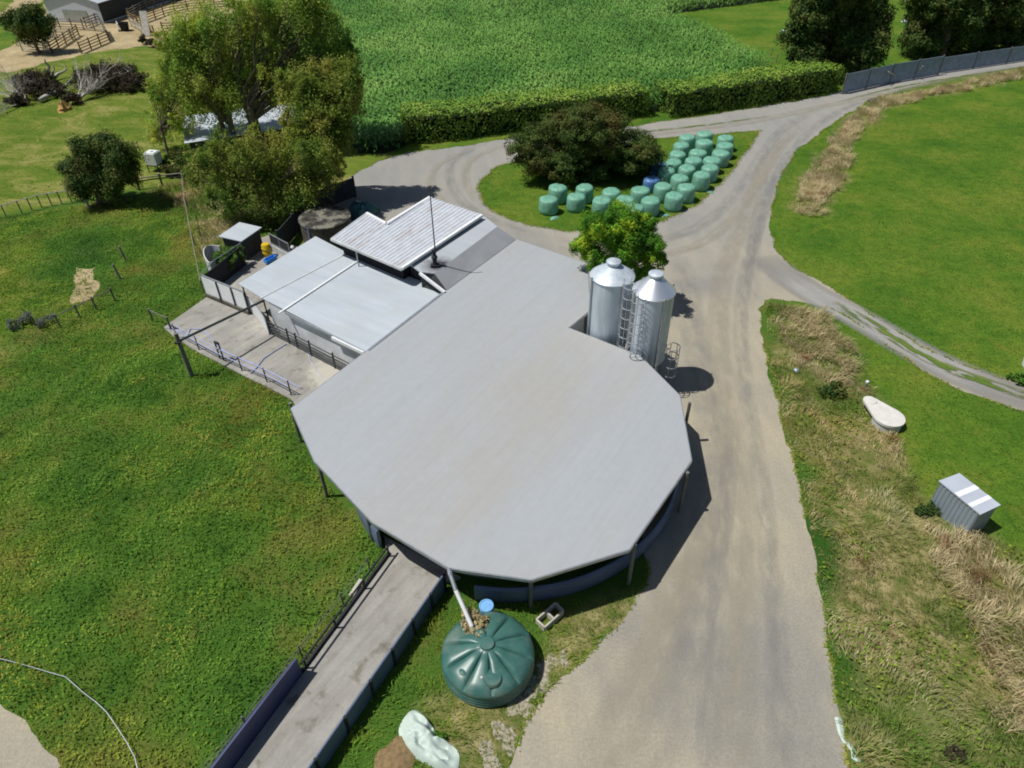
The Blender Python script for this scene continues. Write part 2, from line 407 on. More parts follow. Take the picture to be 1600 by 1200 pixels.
me.loops.add(q.size); me.loops.foreach_set('vertex_index', q.ravel()); me.polygons.add(len(q)); me.polygons.foreach_set('loop_start', np.arange(0, q.size, 4, dtype=np.int32))
cl = np.ones((nV, 4), np.float32)
for k in range(3): cl[:, k] = W[k].ravel()
ca = me.color_attributes.new('zone', 'FLOAT_COLOR', 'POINT'); ca.data.foreach_set('color', cl.ravel())
me.materials.append(MATS['ground_cover']); me.update(); me.validate(); g = bpy.data.objects.new('ground', me); C.objects.link(g)
tag(g, 'grassy farm ground of pasture, weeds and dry verge', 'ground', kind='structure')

ROAD = [(780, 1215), (700, 1400), (1390, 1400), (1332, 1210), (1318, 1130), (1304, 1060), (1290, 985), (1276, 905), (1262, 830), (1245, 740), (1218, 645), (1200, 575), (1190, 510), (1188, 480), (1203, 467), (1240, 470),
        (1290, 478), (1320, 493), (1380, 535), (1430, 570), (1480, 600), (1540, 622), (1640, 660), (1800, 730), (1800, 690), (1640, 612), (1600, 603), (1530, 578), (1450, 545), (1370, 498), (1300, 450), (1240, 420), (1208, 384), (1203, 340), (1214, 290),
        (1243, 236), (1300, 195), (1360, 155), (1420, 137), (1500, 121), (1600, 104), (1800, 72), (1800, 55), (1600, 88), (1500, 108), (1410, 118), (1350, 131), (1290, 150), (1200, 165), (1110, 180), (1030, 190), (1000, 196),
        (870, 209), (800, 216), (720, 229), (640, 238), (600, 249), (560, 268), (520, 300), (500, 345), (560, 420), (760, 470), (900, 600), (980, 700), (1000, 800), (1010, 915), (985, 950), (945, 992), (900, 1040), (850, 1090), (815, 1150)]
ring_road = wiggle([p[:2] for p in pts(ROAD)], .16, .3, 3)
sheet('gravel_road', ring_road, .006, MATS['gravel'], 'pale gravel farm road and yard round the shed')
ISL = [(748, 300), (752, 283), (775, 262), (810, 250), (870, 235), (960, 226), (1015, 219), (1075, 213), (1189, 204), (1165, 238), (1125, 285), (1085, 322), (1035, 346), (1000, 352), (890, 362), (830, 353), (780, 336), (755, 318)]
sheet('grass_island', wiggle([p[:2] for p in pts(ISL)], .18, .3, 5), .010, MATS['lawn'], 'mown green grass island carrying the bales')
sheet('gravel_patch', wiggle([p[:2] for p in pts([(-60, 1090), (0, 1100), (40, 1125), (62, 1160), (90, 1185), (110, 1260), (-120, 1260)])], .18, .3, 8), .006, MATS['gravel'], 'beige gravel corner at lower left of the paddock')
SAND = [(-120, 70), (0, 20), (60, -30), (460, -30), (420, 10), (330, 75), (258, 72), (230, 72), (160, 80), (100, 92), (60, 102), (20, 112), (-60, 120), (-120, 130)]
sheet('sand_yard', wiggle([p[:2] for p in pts(SAND)], .5, .6, 9), .006, MATS['sand'], 'bare sandy stockyard floor among the wooden pens')
sheet('track_verge', wiggle([p[:2] for p in pts([(-100, 62), (0, 28), (70, 2), (68, 30), (40, 60), (0, 80), (-100, 110)])], .5, .6, 10), .012, MATS['lawn'], 'green verge beside the sandy stockyard')
sheet('bare_patch', wiggle([p[:2] for p in pts([(118, 418), (150, 418), (157, 445), (146, 468), (115, 475), (104, 478), (112, 455)])], .25, .2, 12), .010, MATS['sand'], 'bare sandy patch scraped in the weedy paddock')
for i, (x_, y_, r_, lb) in enumerate(((853, 1042, .42, 'upper'), (838, 1072, .46, 'second'), (815, 1105, .50, 'third'), (790, 1150, .48, 'fourth'), (765, 1190, .5, 'lowest'), (880, 1030, .25, 'right-hand'))):
    p = at(x_, y_); ring = []
    for k in range(60):
        a = k * math.pi / 30; rr = r_ * (1 + .35 * math.sin(2 * a + i) + .22 * math.sin(3 * a + 2 * i) + .14 * math.sin(7 * a + i) + .07 * math.sin(13 * a)); ring.append((p[0] + rr * .75 * math.cos(a), p[1] + rr * 1.05 * math.sin(a)))
    sheet('stony_patch', ring, .007 + .001 * i, MATS['pale_stones'], lb + ' pale stony patch beside the green tank')

track_mat('track_side', (.255, .252, .245), (.325, .315, .29), 1.0, (.0, .1))
L = lambda l: [p[:2] for p in pts(l)]
rib = [([(1150, 1250), (1150, 1050), (1160, 900), (1150, 750), (1130, 620), (1120, 500), (1130, 420), (1170, 330), (1200, 240), (1260, 190)], 1.0, 'track_tan'),
       ([(1225, 1250), (1215, 1050), (1205, 900), (1190, 750), (1165, 620), (1155, 500), (1165, 420), (1190, 340), (1222, 250), (1290, 180), (1400, 140), (1600, 100)], .7, 'track_grey'),
       ([(1000, 1250), (1060, 1050), (1090, 930), (1110, 800), (1120, 680), (1090, 560), (1075, 450), (1060, 400)], 1.2, 'track_grey'),
       ([(920, 1250), (990, 1080), (1040, 970), (1080, 860), (1100, 720)], 1.3, 'track_tan'),
       ([(1100, 1250), (1110, 1050), (1120, 900), (1135, 780), (1145, 650)], .6, 'track_grey'),
       ([(860, 372), (960, 385), (1050, 375), (1110, 345), (1150, 305), (1190, 245), (1215, 205), (1280, 168)], .8, 'track_grey'),
       ([(870, 388), (980, 402), (1070, 395), (1130, 360), (1170, 310), (1205, 250), (1240, 205)], .7, 'track_tan'),
       ([(760, 222), (720, 240), (700, 262), (704, 290), (724, 320), (770, 345), (840, 366)], .7, 'track_grey'),
       ([(740, 232), (690, 252), (672, 275), (676, 300), (700, 325), (760, 355)], .6, 'track_tan'),
       ([(800, 225), (748, 240), (726, 262), (728, 290), (745, 315)], .6, 'track_tan'),
       ([(800, 230), (1000, 212), (1150, 195), (1250, 175), (1400, 140), (1600, 104)], .9, 'track_tan'),
       ([(1180, 480), (1172, 420), (1182, 350), (1200, 290), (1235, 235)], .8, 'track_grey')]
rib.insert(0, ([(1190, 400), (1250, 448), (1330, 490), (1420, 543), (1500, 585), (1650, 640)], 1.75, 'track_side'))
for i, (l, wd, mt) in enumerate(rib):
    ribbon('wheel_track', L(l), wd * 1.6, .012 + .003 * i, MATS[mt], 'worn wheel track along the gravel road')
ribbon('grass_strip', L([(850, 221), (1000, 207), (1120, 194), (1200, 182)]), .45, .055, MATS['verge_strip'], 'thin grass strip between the wheel tracks')
ribbon('grass_strip', L([(1310, 160), (1400, 136), (1500, 120), (1700, 88)]), .45, .055, MATS['verge_strip'], 'thin grass strip up the middle of the far lane')
ribbon('grass_strip', L([(1300, 472), (1360, 505), (1420, 545), (1480, 577), (1540, 598), (1640, 632)]), 1.0, .055, MATS['verge_strip'], 'patchy grass strip between the side track wheel marks')

# ================================================================== BUILDING MATERIALS
UA = R(57)                                              # the shed's long axis
m, t, b = nodes('roof_sheet', .6, 0.0, .35)
v = coord(t, (.10, 1.1, 1), (0, 0, -UA)); a = noise(t, v, 1.0, 5, .6); bl = noise(t, coord(t, (.06, .17, 1), (0, 0, -UA)), 1.0, 5, .65)
c = ramp(t, a, [(.3, (.328, .350, .374)), (.7, (.346, .366, .386))])
c = mix(t, ramp(t, bl, [(.40, (0, 0, 0)), (.66, (.75, .75, .75))]), c, (.338, .327, .300))
wv = N(t, 'ShaderNodeTexWave', wave_type='BANDS', bands_direction='Y'); wv.inputs['Scale'].default_value = .42; wv.inputs['Distortion'].default_value = 0
t.links.new(coord(t, (1, 1, 1), (0, 0, -UA)), wv.inputs[0])
c = mix(t, 1.0, c, ramp(t, wv.outputs['Fac'], [(0, (.972, .974, .976)), (.05, (1, 1, 1))]), 'MULTIPLY')
c = mix(t, 1.0, c, ramp(t, noise(t, coord(t), 2.5, 7, .75), [(.25, (.95, .95, .95)), (.7, (1.03, 1.03, 1.03))]), 'MULTIPLY')
c = mix(t, 1.0, c, ramp(t, noise(t, coord(t, (.25, 9, 1), (0, 0, -UA)), 1.0, 3, .6), [(.35, (.982, .982, .984)), (.65, (1.012, 1.012, 1.012))]), 'MULTIPLY')
c = mix(t, ramp(t, noise(t, coord(t, (.5, 2.2, 1), (0, 0, -UA)), 1.0, 6, .75), [(.62, (0, 0, 0)), (.75, (.22, .22, .22))]), c, (.26, .255, .245))
t.links.new(c, b.inputs['Base Color'])
m, t, b = nodes('pale_roof', .5, 0.0, .35)
v = coord(t, (.9, .12, 1), (0, 0, -UA)); c = ramp(t, noise(t, v, 1.6, 5, .6), [(.3, (.385, .43, .475)), (.7, (.47, .515, .56))])
c = mix(t, ramp(t, noise(t, coord(t), .5, 6, .6), [(.5, (0, 0, 0)), (.8, (.6, .6, .6))]), c, (.40, .42, .42))
t.links.new(c, b.inputs['Base Color'])
m, t, b = nodes('rusty_roof', .5, 0.0, .4)
v = coord(t, (.45, 1.6, 1), (0, 0, -UA)); f = noise(t, v, .9, 6, .65)
c = mix(t, ramp(t, f, [(.54, (0, 0, 0)), (.70, (.7, .7, .7))]), (.54, .57, .62), (.38, .29, .235))
c = mix(t, 1.0, c, ramp(t, noise(t, v, 4, 4), [(.3, (.85, .85, .85)), (.7, (1.1, 1.1, 1.1))]), 'MULTIPLY')
t.links.new(c, b.inputs['Base Color'])
simple('white_paint', (.72, .73, .74), .5, 0, .07); simple('white_wall', (.50, .52, .52), .7, 0, .18, 1.5); simple('gap_shade_black', (.012, .013, .016), .9)
simple('dark_strip', (.24, .25, .265), .6, 0, .08, .8); simple('steel', (.42, .45, .48), .4, .65, .15); simple('dark_steel', (.05, .055, .06), .5, .3, .2)
simple('green_steel', (.05, .07, .065), .55, .2, .25); simple('blue_pipe', (.30, .34, .56), .5, 0, .15); simple('timber', (.17, .115, .05), .85, 0, .3)
simple('grey_timber', (.22, .20, .17), .9, 0, .25); simple('pale_timber', (.44, .42, .36), .9, 0, .2); simple('post_grey', (.15, .15, .13), .85, 0, .25)
simple('curtain', (.10, .135, .21), .4, 0, .2, .8, .5); simple('race_tarp', (.045, .055, .13), .45, 0, .2, 1, .4); simple('rubber_and_shade_dark', (.02, .022, .026), .7)
simple('yellow_plastic', (.62, .42, .02), .4, 0, .15); simple('blue_plastic', (.05, .28, .75), .35, 0, .15); simple('drum_blue', (.18, .40, .72), .4, 0, .1)
simple('bark', (.14, .115, .085), .95, 0, .3, 5); simple('dead_wood', (.42, .39, .35), .9, 0, .2, 5); simple('soil', (.20, .14, .07), .95, 0, .3, 6); simple('orange_soil', (.42, .25, .09), .95, 0, .25, 3)
simple('core_green', (.010, .016, .006), .95); simple('corn_soil', (.02, .035, .01), .95); simple('white_plastic', (.66, .69, .70), .45, 0, .08); simple('tarp_cloth', (.46, .55, .50), .55, 0, .06, 3)
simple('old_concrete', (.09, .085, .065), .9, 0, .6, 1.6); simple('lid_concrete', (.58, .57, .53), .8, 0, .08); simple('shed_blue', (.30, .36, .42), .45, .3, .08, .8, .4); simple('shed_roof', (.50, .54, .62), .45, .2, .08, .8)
simple('skylight', (.72, .74, .76), .4, 0, .05); simple('dark_board_and_shade', (.045, .05, .05), .85, 0, .3); simple('teal_cover', (.03, .12, .12), .35, 0, .3, 2, .5); simple('windbreak', (.22, .28, .36), .6, 0, .2, 2); simple('straw_brush', (.30, .21, .10), .95, 0, .3)
m, t, b = nodes('galvanised', .5, .3, .5)
v = coord(t, (1, 1, .15)); c = ramp(t, noise(t, v, 2.5, 5, .6), [(.38, (.42, .485, .54)), (.62, (.58, .64, .70))]); t.links.new(c, b.inputs['Base Color'])
simple('galvanised_bright', (.86, .89, .93), .33, .8, .04, 1, .5)
m, t, b = nodes('bale_wrap', .33, 0, .5)
v = coord(t, (1, 1, 1), (0, 0, 0), 'Object'); f = noise(t, v, 3.0, 5, .6)
c = ramp(t, f, [(.3, (.12, .32, .225)), (.7, (.20, .44, .325))]); c = mix(t, ramp(t, noise(t, v, 2.2, 6, .75), [(.58, (0, 0, 0)), (.72, (.45, .45, .45))]), c, (.26, .33, .26)); t.links.new(c, b.inputs['Base Color'])
bump(t, b, noise(t, coord(t, (1, 1, 4), (0, 0, 0), 'Object'), 5, 6, .65, .8), .9, .07)
m, t, b = nodes('blue_wrap', .3, 0, .5); v = coord(t, (1, 1, 1), (0, 0, 0), 'Object')
t.links.new(ramp(t, noise(t, v, 2.4, 4), [(.3, (.05, .13, .32)), (.7, (.12, .25, .48))]), b.inputs['Base Color'])
m, t, b = nodes('tank_green', .38, 0, .5); v = coord(t)
c = ramp(t, noise(t, v, 1.4, 5, .6), [(.35, (.030, .105, .090)), (.65, (.055, .15, .13))])
c = mix(t, ramp(t, noise(t, v, 1.0, 7, .7), [(.50, (0, 0, 0)), (.68, (.40, .40, .40))]), c, (.22, .23, .19)); t.links.new(c, b.inputs['Base Color'])
# soot on the roof sheet round the flue: a stain with a shape of its own
FL = at(680, 416, 3.30)
m, t, b = nodes('annex_roof', .55, 0, .3)
gm = N(t, 'ShaderNodeNewGeometry'); vm = N(t, 'ShaderNodeVectorMath', operation='DISTANCE'); t.links.new(gm.outputs['Position'], vm.inputs[0]); vm.inputs[1].default_value = (FL[0] + .15, FL[1] + .15, FL[2])
ad = N(t, 'ShaderNodeMath', operation='MULTIPLY_ADD'); t.links.new(noise(t, coord(t), 2.2, 4), ad.inputs[0]); ad.inputs[1].default_value = 1.0; t.links.new(vm.outputs['Value'], ad.inputs[2]); a2_ = N(t, 'ShaderNodeMath', operation='MULTIPLY'); t.links.new(ad.outputs[0], a2_.inputs[0]); a2_.inputs[1].default_value = .5
base = ramp(t, noise(t, coord(t, (.9, .12, 1), (0, 0, -UA)), 1.6, 5), [(.3, (.34, .37, .40)), (.7, (.40, .43, .46))])
c = mix(t, ramp(t, a2_.outputs[0], [(.38, (.95, .95, .95)), (.85, (0, 0, 0))]), base, (.03, .03, .033)); t.links.new(c, b.inputs['Base Color'])

# ================================================================== MILKING SHED
ZR = 2.72
ROOF = [(455, 638), (693, 457), (805, 373), (918, 412), (922, 484), (888, 512), (1000, 556), (1062, 618), (1080, 719), (983, 858), (830, 905), (703, 887), (582, 815), (492, 720)]
rp = [at(x, y, ZR)[:2] for x, y in ROOF]
cen = (-.1, 24.5)
shed = thing('milking_shed', (cen[0], cen[1], 0), 'big rotary milking shed with flat grey many-sided roof', 'milking shed')
o = MB().prism(rp, ZR - .09, ZR).build('roof', MATS['roof_sheet'], shed)
e = MB()
for i in range(len(rp)):
    a, b_ = rp[i], rp[(i + 1) % len(rp)]
    e.beam((*a, ZR - .085), (*b_, ZR - .085), .10, .15)
e.build('fascia', MATS['steel'], o)
g_ = MB()   # gutter line along the long joint edge
g_.beam((*at(575, 548, ZR)[:2], ZR + .01), (*at(693, 457, ZR)[:2], ZR + .01), .14, .05); g_.build('flashing', MATS['steel'], o)
# posts under the round part
for x, y in ((829, 948), (982, 912), (1061, 800), (511, 776), (582, 845), (1066, 690), (470, 690)):
    p = at(x, y); MB().tube([(p[0], p[1], 0), (p[0], p[1], ZR - .1)], .085, 8).build('post', MATS['post_grey'], shed)
for k in range(12):
    a = R(30 * k + 15); p = (cen[0] + 6.2 * math.cos(a), cen[1] + 6.2 * math.sin(a))
    if k in (1, 2, 3, 4): continue
    MB().tube([(p[0], p[1], 0), (p[0], p[1], ZR - .1)], .07, 8).build('post', MATS['dark_steel'], shed)
# curtain wall round the platform
def ringwall(r, a0, a1, z0, z1, th_, n=40, bulge=0):
    mb = MB(); vs = []
    prof = [(r, z0), (r + bulge, (z0 + z1) / 2), (r + bulge * .6, z1 - .08), (r - th_ * .3, z1), (r - th_, z1 - .05), (r - th_, z0)]
    for i in range(n + 1):
        a = a0 + (a1 - a0) * i / n
        for rr, z in prof: vs.append((cen[0] + rr * math.cos(a), cen[1] + rr * math.sin(a), z))
    k = len(prof); fs = [(i * k + j, (i + 1) * k + j, (i + 1) * k + (j + 1) % k, i * k + (j + 1) % k) for i in range(n) for j in range(k)]
    fs += [tuple(range(k)), tuple(n * k + j for j in range(k))[::-1]]
    return mb.add(vs, fs, True)
ringwall(8.0, R(-101), R(14), .04, .98, .12, 60, .10).build('curtain_wall', MATS['curtain'], shed)
ringwall(7.75, R(152), R(222), .02, 1.2, .12, 40, .05).build('curtain_wall', MATS['curtain'], shed)
MB().lathe([(6.9, 0), (6.9, .05), (0.01, .05)], (cen[0], cen[1], .02), 48, False).build('floor_slab', MATS['concrete'], shed)
MB().lathe([(3.4, .1), (3.4, .75), (6.1, .75), (6.1, .1)], (cen[0], cen[1], 0), 60, False).build('rotary_platform', MATS['steel'], shed)
rl = MB()
for k in range(36):
    a = R(10 * k); p = lambda r, z: (cen[0] + r * math.cos(a), cen[1] + r * math.sin(a), z)
    rl.tube([p(3.6, .75), p(3.6, 1.7), p(5.7, 1.75), p(6.0, 1.3), p(6.0, .75)], .035, 5)
rl.tube([(cen[0] + 6.35 * math.cos(R(i * 6)), cen[1] + 6.35 * math.sin(R(i * 6)), 1.5) for i in range(61)], .04, 5, False)
rl.build('bail_rails', MATS['steel'], shed)
# block walls of the square wing
wl = [at(x, y, ZR)[:2] for x, y in ((640, 500), (800, 380), (912, 416), (912, 482), (880, 512))]
wm = MB()
for i in (1, 2, 3): wm.beam((*wl[i], 1.28), (*wl[i + 1], 1.28), .15, 2.6)
wm.beam((*wl[1], 1.28), (*wl[2], 1.28), .14, 2.58)
wm.build('wall', MATS['white_wall'], shed)

# ---- annex: lower roof with soot, raised rusty roof
ZA = 3.30
ann = thing('annex_building', at(690, 400)[:2], 'plant room with sooty grey roof under raised rusty corrugated sheets', 'building')
ar = [at(x, y, ZA)[:2] for x, y in ((679, 427), (777, 354), (752, 334), (680, 318), (596, 370), (636, 410), (657, 425))]
o = MB().prism(ar, ZA - .08, ZA).build('roof', MATS['annex_roof'], ann)
si = [at(679, 427, ZA), at(777, 354, ZA)]; sl_ = [at(806, 374, ZR + .03), at(698, 453, ZR + .03)]
vs = si + sl_; vs = vs + [(x, y, z - .05) for x, y, z in vs]
MB().add(vs, [(3, 2, 1, 0), (4, 5, 6, 7), (0, 1, 5, 4), (1, 2, 6, 5), (2, 3, 7, 6), (3, 0, 4, 7)]).build('dark_sloping_roof', MATS['dark_strip'], o)
g0, g1 = at(657, 427, ZA), at(679, 427, ZA)
vs = [g0, si[0], sl_[1], (g0[0], g0[1], 2.2), (sl_[1][0], sl_[1][1], 2.2)]
MB().add([(x, y, z - .06) for x, y, z in vs], [(0, 1, 2, 4, 3)]).build('gable_end', MATS['dark_board_and_shade'], ann)
MB().beam(at(656, 427, ZA - .02), at(695, 457, ZR + .02), .14, .16).build('end_fascia', MATS['white_paint'], o)
aw = [at(x, y, ZA)[:2] for x, y in ((676, 424), (770, 354), (748, 338), (682, 322), (602, 372), (640, 408))]
MB().prism(aw, .0, ZA - .1).build('wall', MATS['dark_board_and_shade'], ann)  # walls coloured dark to stand for shade below the raised roof
ZP = 3.52
LP = [at(x, y, ZP)[:2] for x, y in ((517, 373), (573, 335), (604, 352), (672, 310), (753, 338), (628, 420))]
def lerp(a, b, s): return tuple(a[i] * (1 - s) + b[i] * s for i in range(len(a)))
dv = Vector(LP[5]) - Vector(LP[0]); s2 = (Vector(LP[2]) - Vector(LP[0])).dot(dv) / dv.length_squared
e12 = .34
cr = MB(); vs = []; nst = 220; rows = []
for i in range(nst + 1):
    s = i / nst; st = lerp(LP[0], LP[5], s)
    en = lerp(LP[1], LP[2], s / e12) if s < e12 else lerp(LP[3], LP[4], (s - e12) / (1 - e12))
    z = ZP + .042 * math.cos(s * 2 * math.pi * 22)
    rows.append(((*st, z), (*en, z + .12)))
vs = [p for r_ in rows for p in r_]
fs = [(2 * i, 2 * i + 2, 2 * i + 3, 2 * i + 1) for i in range(nst)]
o = cr.add(vs, fs, True).add([(x, y, z - .05) for x, y, z in vs], [f[::-1] for f in fs], True).build('raised_roof', MATS['rusty_roof'], ann)
fm = MB()
for a, b_ in ((1, 2), (2, 3), (4, 5)): fm.beam((*LP[a], ZP + .08), (*LP[b_], ZP + (.08 if b_ != 5 else .02)), .2, .16)
fm.build('barge_board', MATS['white_paint'], o)
fm = MB(); fm.beam((*LP[0], ZP - .05), (*LP[5], ZP - .05), .12, .16); fm.build('gutter', MATS['white_wall'], o)
cx_, cy_ = sum(p[0] for p in LP) / 6, sum(p[1] for p in LP) / 6
inn = [(cx_ + (p[0] - cx_) * .86, cy_ + (p[1] - cy_) * .86) for p in (LP[0], LP[1], LP[2], LP[3], LP[4], LP[5])]
inn[2] = (inn[2][0] + .3, inn[2][1] - .3)
MB().prism(inn, 1.9, ZP - .10).build('upper_wall', MATS['gap_shade_black'], ann)  # near-black colour carries the shade of the gap under the raised roof
for s in (.37,):
    p = lerp(LP[0], LP[5], s); MB().tube([(p[0], p[1], 2.2), (p[0], p[1], ZP - .05)], .05, 6).build('strut', MATS['steel'], ann)
fl = thing('flue_pole', FL, 'tall thin black pole rising from a sooty flue on the annex roof', 'pole')
MB().lathe([(.14, 0), (.14, .55), (.19, .56), (.19, .68), (.10, .72), (.10, 1.0), (.14, 1.02), (.14, 1.12), (0, 1.16)], FL, 14).build('flue', MATS['rubber_and_shade_dark'], fl)
tp = at(677, 304, 0); 
MB().tube([(FL[0] + .08, FL[1], FL[2]), (FL[0] + .08, FL[1], FL[2] + 5.0)], [.045, .03], 7).build('mast', MATS['dark_steel'], fl)
MB().box((FL[0], FL[1] - .05, FL[2] + .08), (.5, .35, .16)).build('flue_base', MATS['rubber_and_shade_dark'], fl)

# ---- lean-to
ZL = 2.30
lean = thing('lean_to_shed', at(500, 500)[:2], 'low lean-to building with pale blue-grey roof beside the concrete yard', 'shed')
lr = [at(x, y, ZL)[:2] for x, y in ((372, 443), (493, 369), (545, 396), (660, 440), (697, 462), (572, 549), (410, 466))]
lo = MB().prism(lr, ZL - .06, ZL).build('roof', MATS['pale_roof'], lean)
MB().beam(at(436, 489, ZL + .05), at(560, 407, ZL + .05), .12, .06).build('flashing', MATS['white_paint'], lo)
MB().beam(at(407, 466, ZL + .02), at(545, 394, ZL + .02), .09, .03).build('flashing', MATS['white_wall'], lo)
MB().beam(at(446, 489, ZL - .10), at(571, 550, ZL - .10), .10, .12).build('gutter', MATS['steel'], lo)
MB().beam(at(519, 528, ZL - .16), at(569, 552, ZL - .16), .14, .2).build('gutter', MATS['white_paint'], lo)
a, b_ = Vector(at(417, 470, ZL)), Vector(at(566, 543, ZL)); nrm = Vector((-(b_ - a).y, (b_ - a).x, 0)).normalized()
wa, wb = a + nrm * .12, b_ + nrm * .12
MB().beam((wa.x, wa.y, 1.2), (wb.x, wb.y, 1.2), .12, 2.05).build('wall', simple('lean_wall', (.66, .68, .70), .7, 0, .22, .9), lean)
wc = at(540, 402, ZL); wd_ = at(690, 458, ZL)
MB().beam((wa.x, wa.y, 1.19), (wc[0], wc[1], 1.19), .12, 2.0).build('wall', MATS['white_wall'], lean)
MB().beam((wb.x, wb.y, 1.19), (wd_[0], wd_[1], 1.19), .12, 2.0).build('wall', MATS['dark_board_and_shade'], lean)
for x, y in ((378, 444), (410, 463), (490, 373)):
    p = at(x, y, ZL); MB().tube([(p[0], p[1], 0), (p[0], p[1], ZL - .05)], .05, 6).build('post', MATS['dark_steel'], lean)
# ================================================================== YARD
YC = [(257, 513), (325, 465), (340, 462), (345, 408), (385, 380), (425, 368), (480, 395), (560, 420), (700, 460), (650, 600), (560, 720), (500, 690), (455, 625), (398, 597), (345, 570), (300, 546), (272, 527)]
yo = MB().prism(wiggle(L(YC), .03, .6, 21), -.05, .10).build('concrete_yard', MATS['concrete'])
tag(yo, 'grey concrete holding yard at the left of the shed', 'concrete yard', kind='structure')
m, t, b = nodes('pale_stain', .9, 0, .15)
gm = N(t, 'ShaderNodeNewGeometry'); vm = N(t, 'ShaderNodeVectorMath', operation='DISTANCE'); t.links.new(gm.outputs['Position'], vm.inputs[0]); vm.inputs[1].default_value = at(522, 585, .1)
ad = N(t, 'ShaderNodeMath', operation='MULTIPLY_ADD'); t.links.new(noise(t, coord(t), 1.1, 6, .7), ad.inputs[0]); ad.inputs[1].default_value = 3.6; t.links.new(vm.outputs['Value'], ad.inputs[2])
mk = ramp(t, ad.outputs[0], [(0, (1, 1, 1)), (.5, (1, 1, 1)), (1, (0, 0, 0))]); mr = N(t, 'ShaderNodeMapRange'); t.links.new(ad.outputs[0], mr.inputs[0]); mr.inputs[1].default_value = 2.9; mr.inputs[2].default_value = 3.9; mr.inputs[3].default_value = .85; mr.inputs[4].default_value = 0
b.inputs['Base Color'].default_value = (.50, .48, .41, 1); tr = N(t, 'ShaderNodeBsdfTransparent'); ms = N(t, 'ShaderNodeMixShader'); t.links.new(mr.outputs[0], ms.inputs[0]); t.links.new(tr.outputs[0], ms.inputs[1]); t.links.new(b.outputs[0], ms.inputs[2]); t.links.new(ms.outputs[0], t.nodes['Material Output'].inputs[0])
sheet('worn_concrete', wiggle(L([(440, 535), (492, 553), (527, 575), (575, 600), (560, 640), (497, 640), (458, 600), (432, 560)]), .08, .12, 4), .106, MATS['pale_stain'], 'pale worn patch of concrete under the rail')
def pz(x, y, z=.1): p = at(x, y, z); return (p[0], p[1], z)

w_ = thing('yard_wall', pz(358, 478), 'low white wall with dark uprights along the top of the concrete yard', 'wall')
a, b_ = Vector(pz(325, 462)), Vector(pz(392, 490))
MB().beam((a.x, a.y, .85), (b_.x, b_.y, .85), .12, 1.5).build('panel', simple('yard_white', (.82, .84, .85), .6, 0, .06), w_)
nd = Vector(((b_ - a).y, -(b_ - a).x, 0)).normalized()
for s in (.36, .70, 1.0):
    p = a.lerp(b_, s) + nd * .08; MB().box((p.x, p.y, .88), (.09, .09, 1.56), math.atan2((b_ - a).y, (b_ - a).x)).build('upright', MATS['dark_steel'], w_)
MB().beam((a.x, a.y, 1.66), (b_.x, b_.y, 1.66), .10, .08).build('top_rail', MATS['steel'], w_)
MB().beam((a.x + nd.x * .12, a.y + nd.y * .12, .22), (b_.x + nd.x * .12, b_.y + nd.y * .12, .22), .12, .24).build('kerb', MATS['old_concrete'], w_)
gt = thing('yard_gate', pz(406, 505), 'white curved sheet gate between the yard wall and the steel rails', 'gate')
q = [Vector(pz(393, 488)), Vector(pz(402, 496)), Vector(pz(411, 508)), Vector(pz(421, 523))]
mb = MB()
for i in range(3): mb.beam((q[i].x, q[i].y, .72), (q[i + 1].x, q[i + 1].y, .72), .05, 1.15 - .001 * i)
mb.build('sheet_panel', MATS['white_paint'], gt)
MB().tube([(p.x, p.y, 1.32) for p in q], .03, 6).build('top_rail', MATS['steel'], gt)

def railfence(name, line, posts, rails, label, h, mat, pr=.045, rr=.025, cat='fence', z0=0.0, group=None, rmat=None):
    """line: ground pixels; posts: fractions; rails: heights"""
    P = [Vector(at(x, y, z0)) for x, y in line]
    f_ = thing(name, P[0], label, cat, group)
    seg = [(P[i + 1] - P[i]).length for i in range(len(P) - 1)]; T = sum(seg)
    def pos(s):
        dd = s * T
        for i, l in enumerate(seg):
            if dd <= l or i == len(seg) - 1: return P[i].lerp(P[i + 1], min(1, dd / l))
            dd -= l
    for s in posts:
        p = pos(s); MB().tube([(p.x, p.y, z0), (p.x, p.y, z0 + h)], pr, 6).build('post', mat, f_)
    for r_ in rails:
        MB().tube([(p.x, p.y, z0 + r_) for p in P], rr, 5).build('rail', rmat or mat, f_)
    return f_
railfence('pipe_fence', [(421, 521), (453, 537), (491, 558), (527, 577), (560, 594)], (0, .24, .34, .5, .76, 1), (.12, .32, .52, .72, .95), 'dark horizontal pipe rails in front of the lean-to wall', 1.1, MATS['dark_steel'], .06, .04, z0=.1)
railfence('pipe_fence', [(277, 527), (309, 545), (346, 565), (380, 580), (414, 595), (455, 617)], (0, .22, .60, .80, 1), (.55, .95), 'thin yard rail with blue pipe along the grassy lower edge', 1.0, MATS['dark_steel'], .04, .03, z0=.1, rmat=MATS['blue_pipe'])
railfence('pipe_fence', [(268, 516), (240, 503)], (0, 1), (.9,), 'short grey rail leading off the yard corner into weeds', 1.0, MATS['post_grey'], .07, .04)
hs = thing('water_hose', pz(390, 570), 'pale blue hose looped over the concrete yard floor', 'hose')
def zz(l, z=.14): return [(lambda p: (p[0], p[1], z))(at(x, y, z)) for x, y in l]
MB().tube(zz([(259, 512), (268, 513), (285, 520), (292, 528), (297, 514), (312, 514), (325, 522), (345, 545), (362, 555), (390, 566), (425, 583), (470, 606)]), .035, 6).build('hose_run', MATS['blue_pipe'], hs)
MB().tube(zz([(448, 537), (430, 548), (412, 560), (402, 573), (392, 584)]), .03, 6).build('hose_run', MATS['blue_pipe'], hs)
MB().tube(zz([(481, 552), (486, 566), (494, 578), (504, 592), (515, 602)]), .022, 6).build('hose_run', simple('lilac_pipe', (.42, .42, .55), .6), hs)
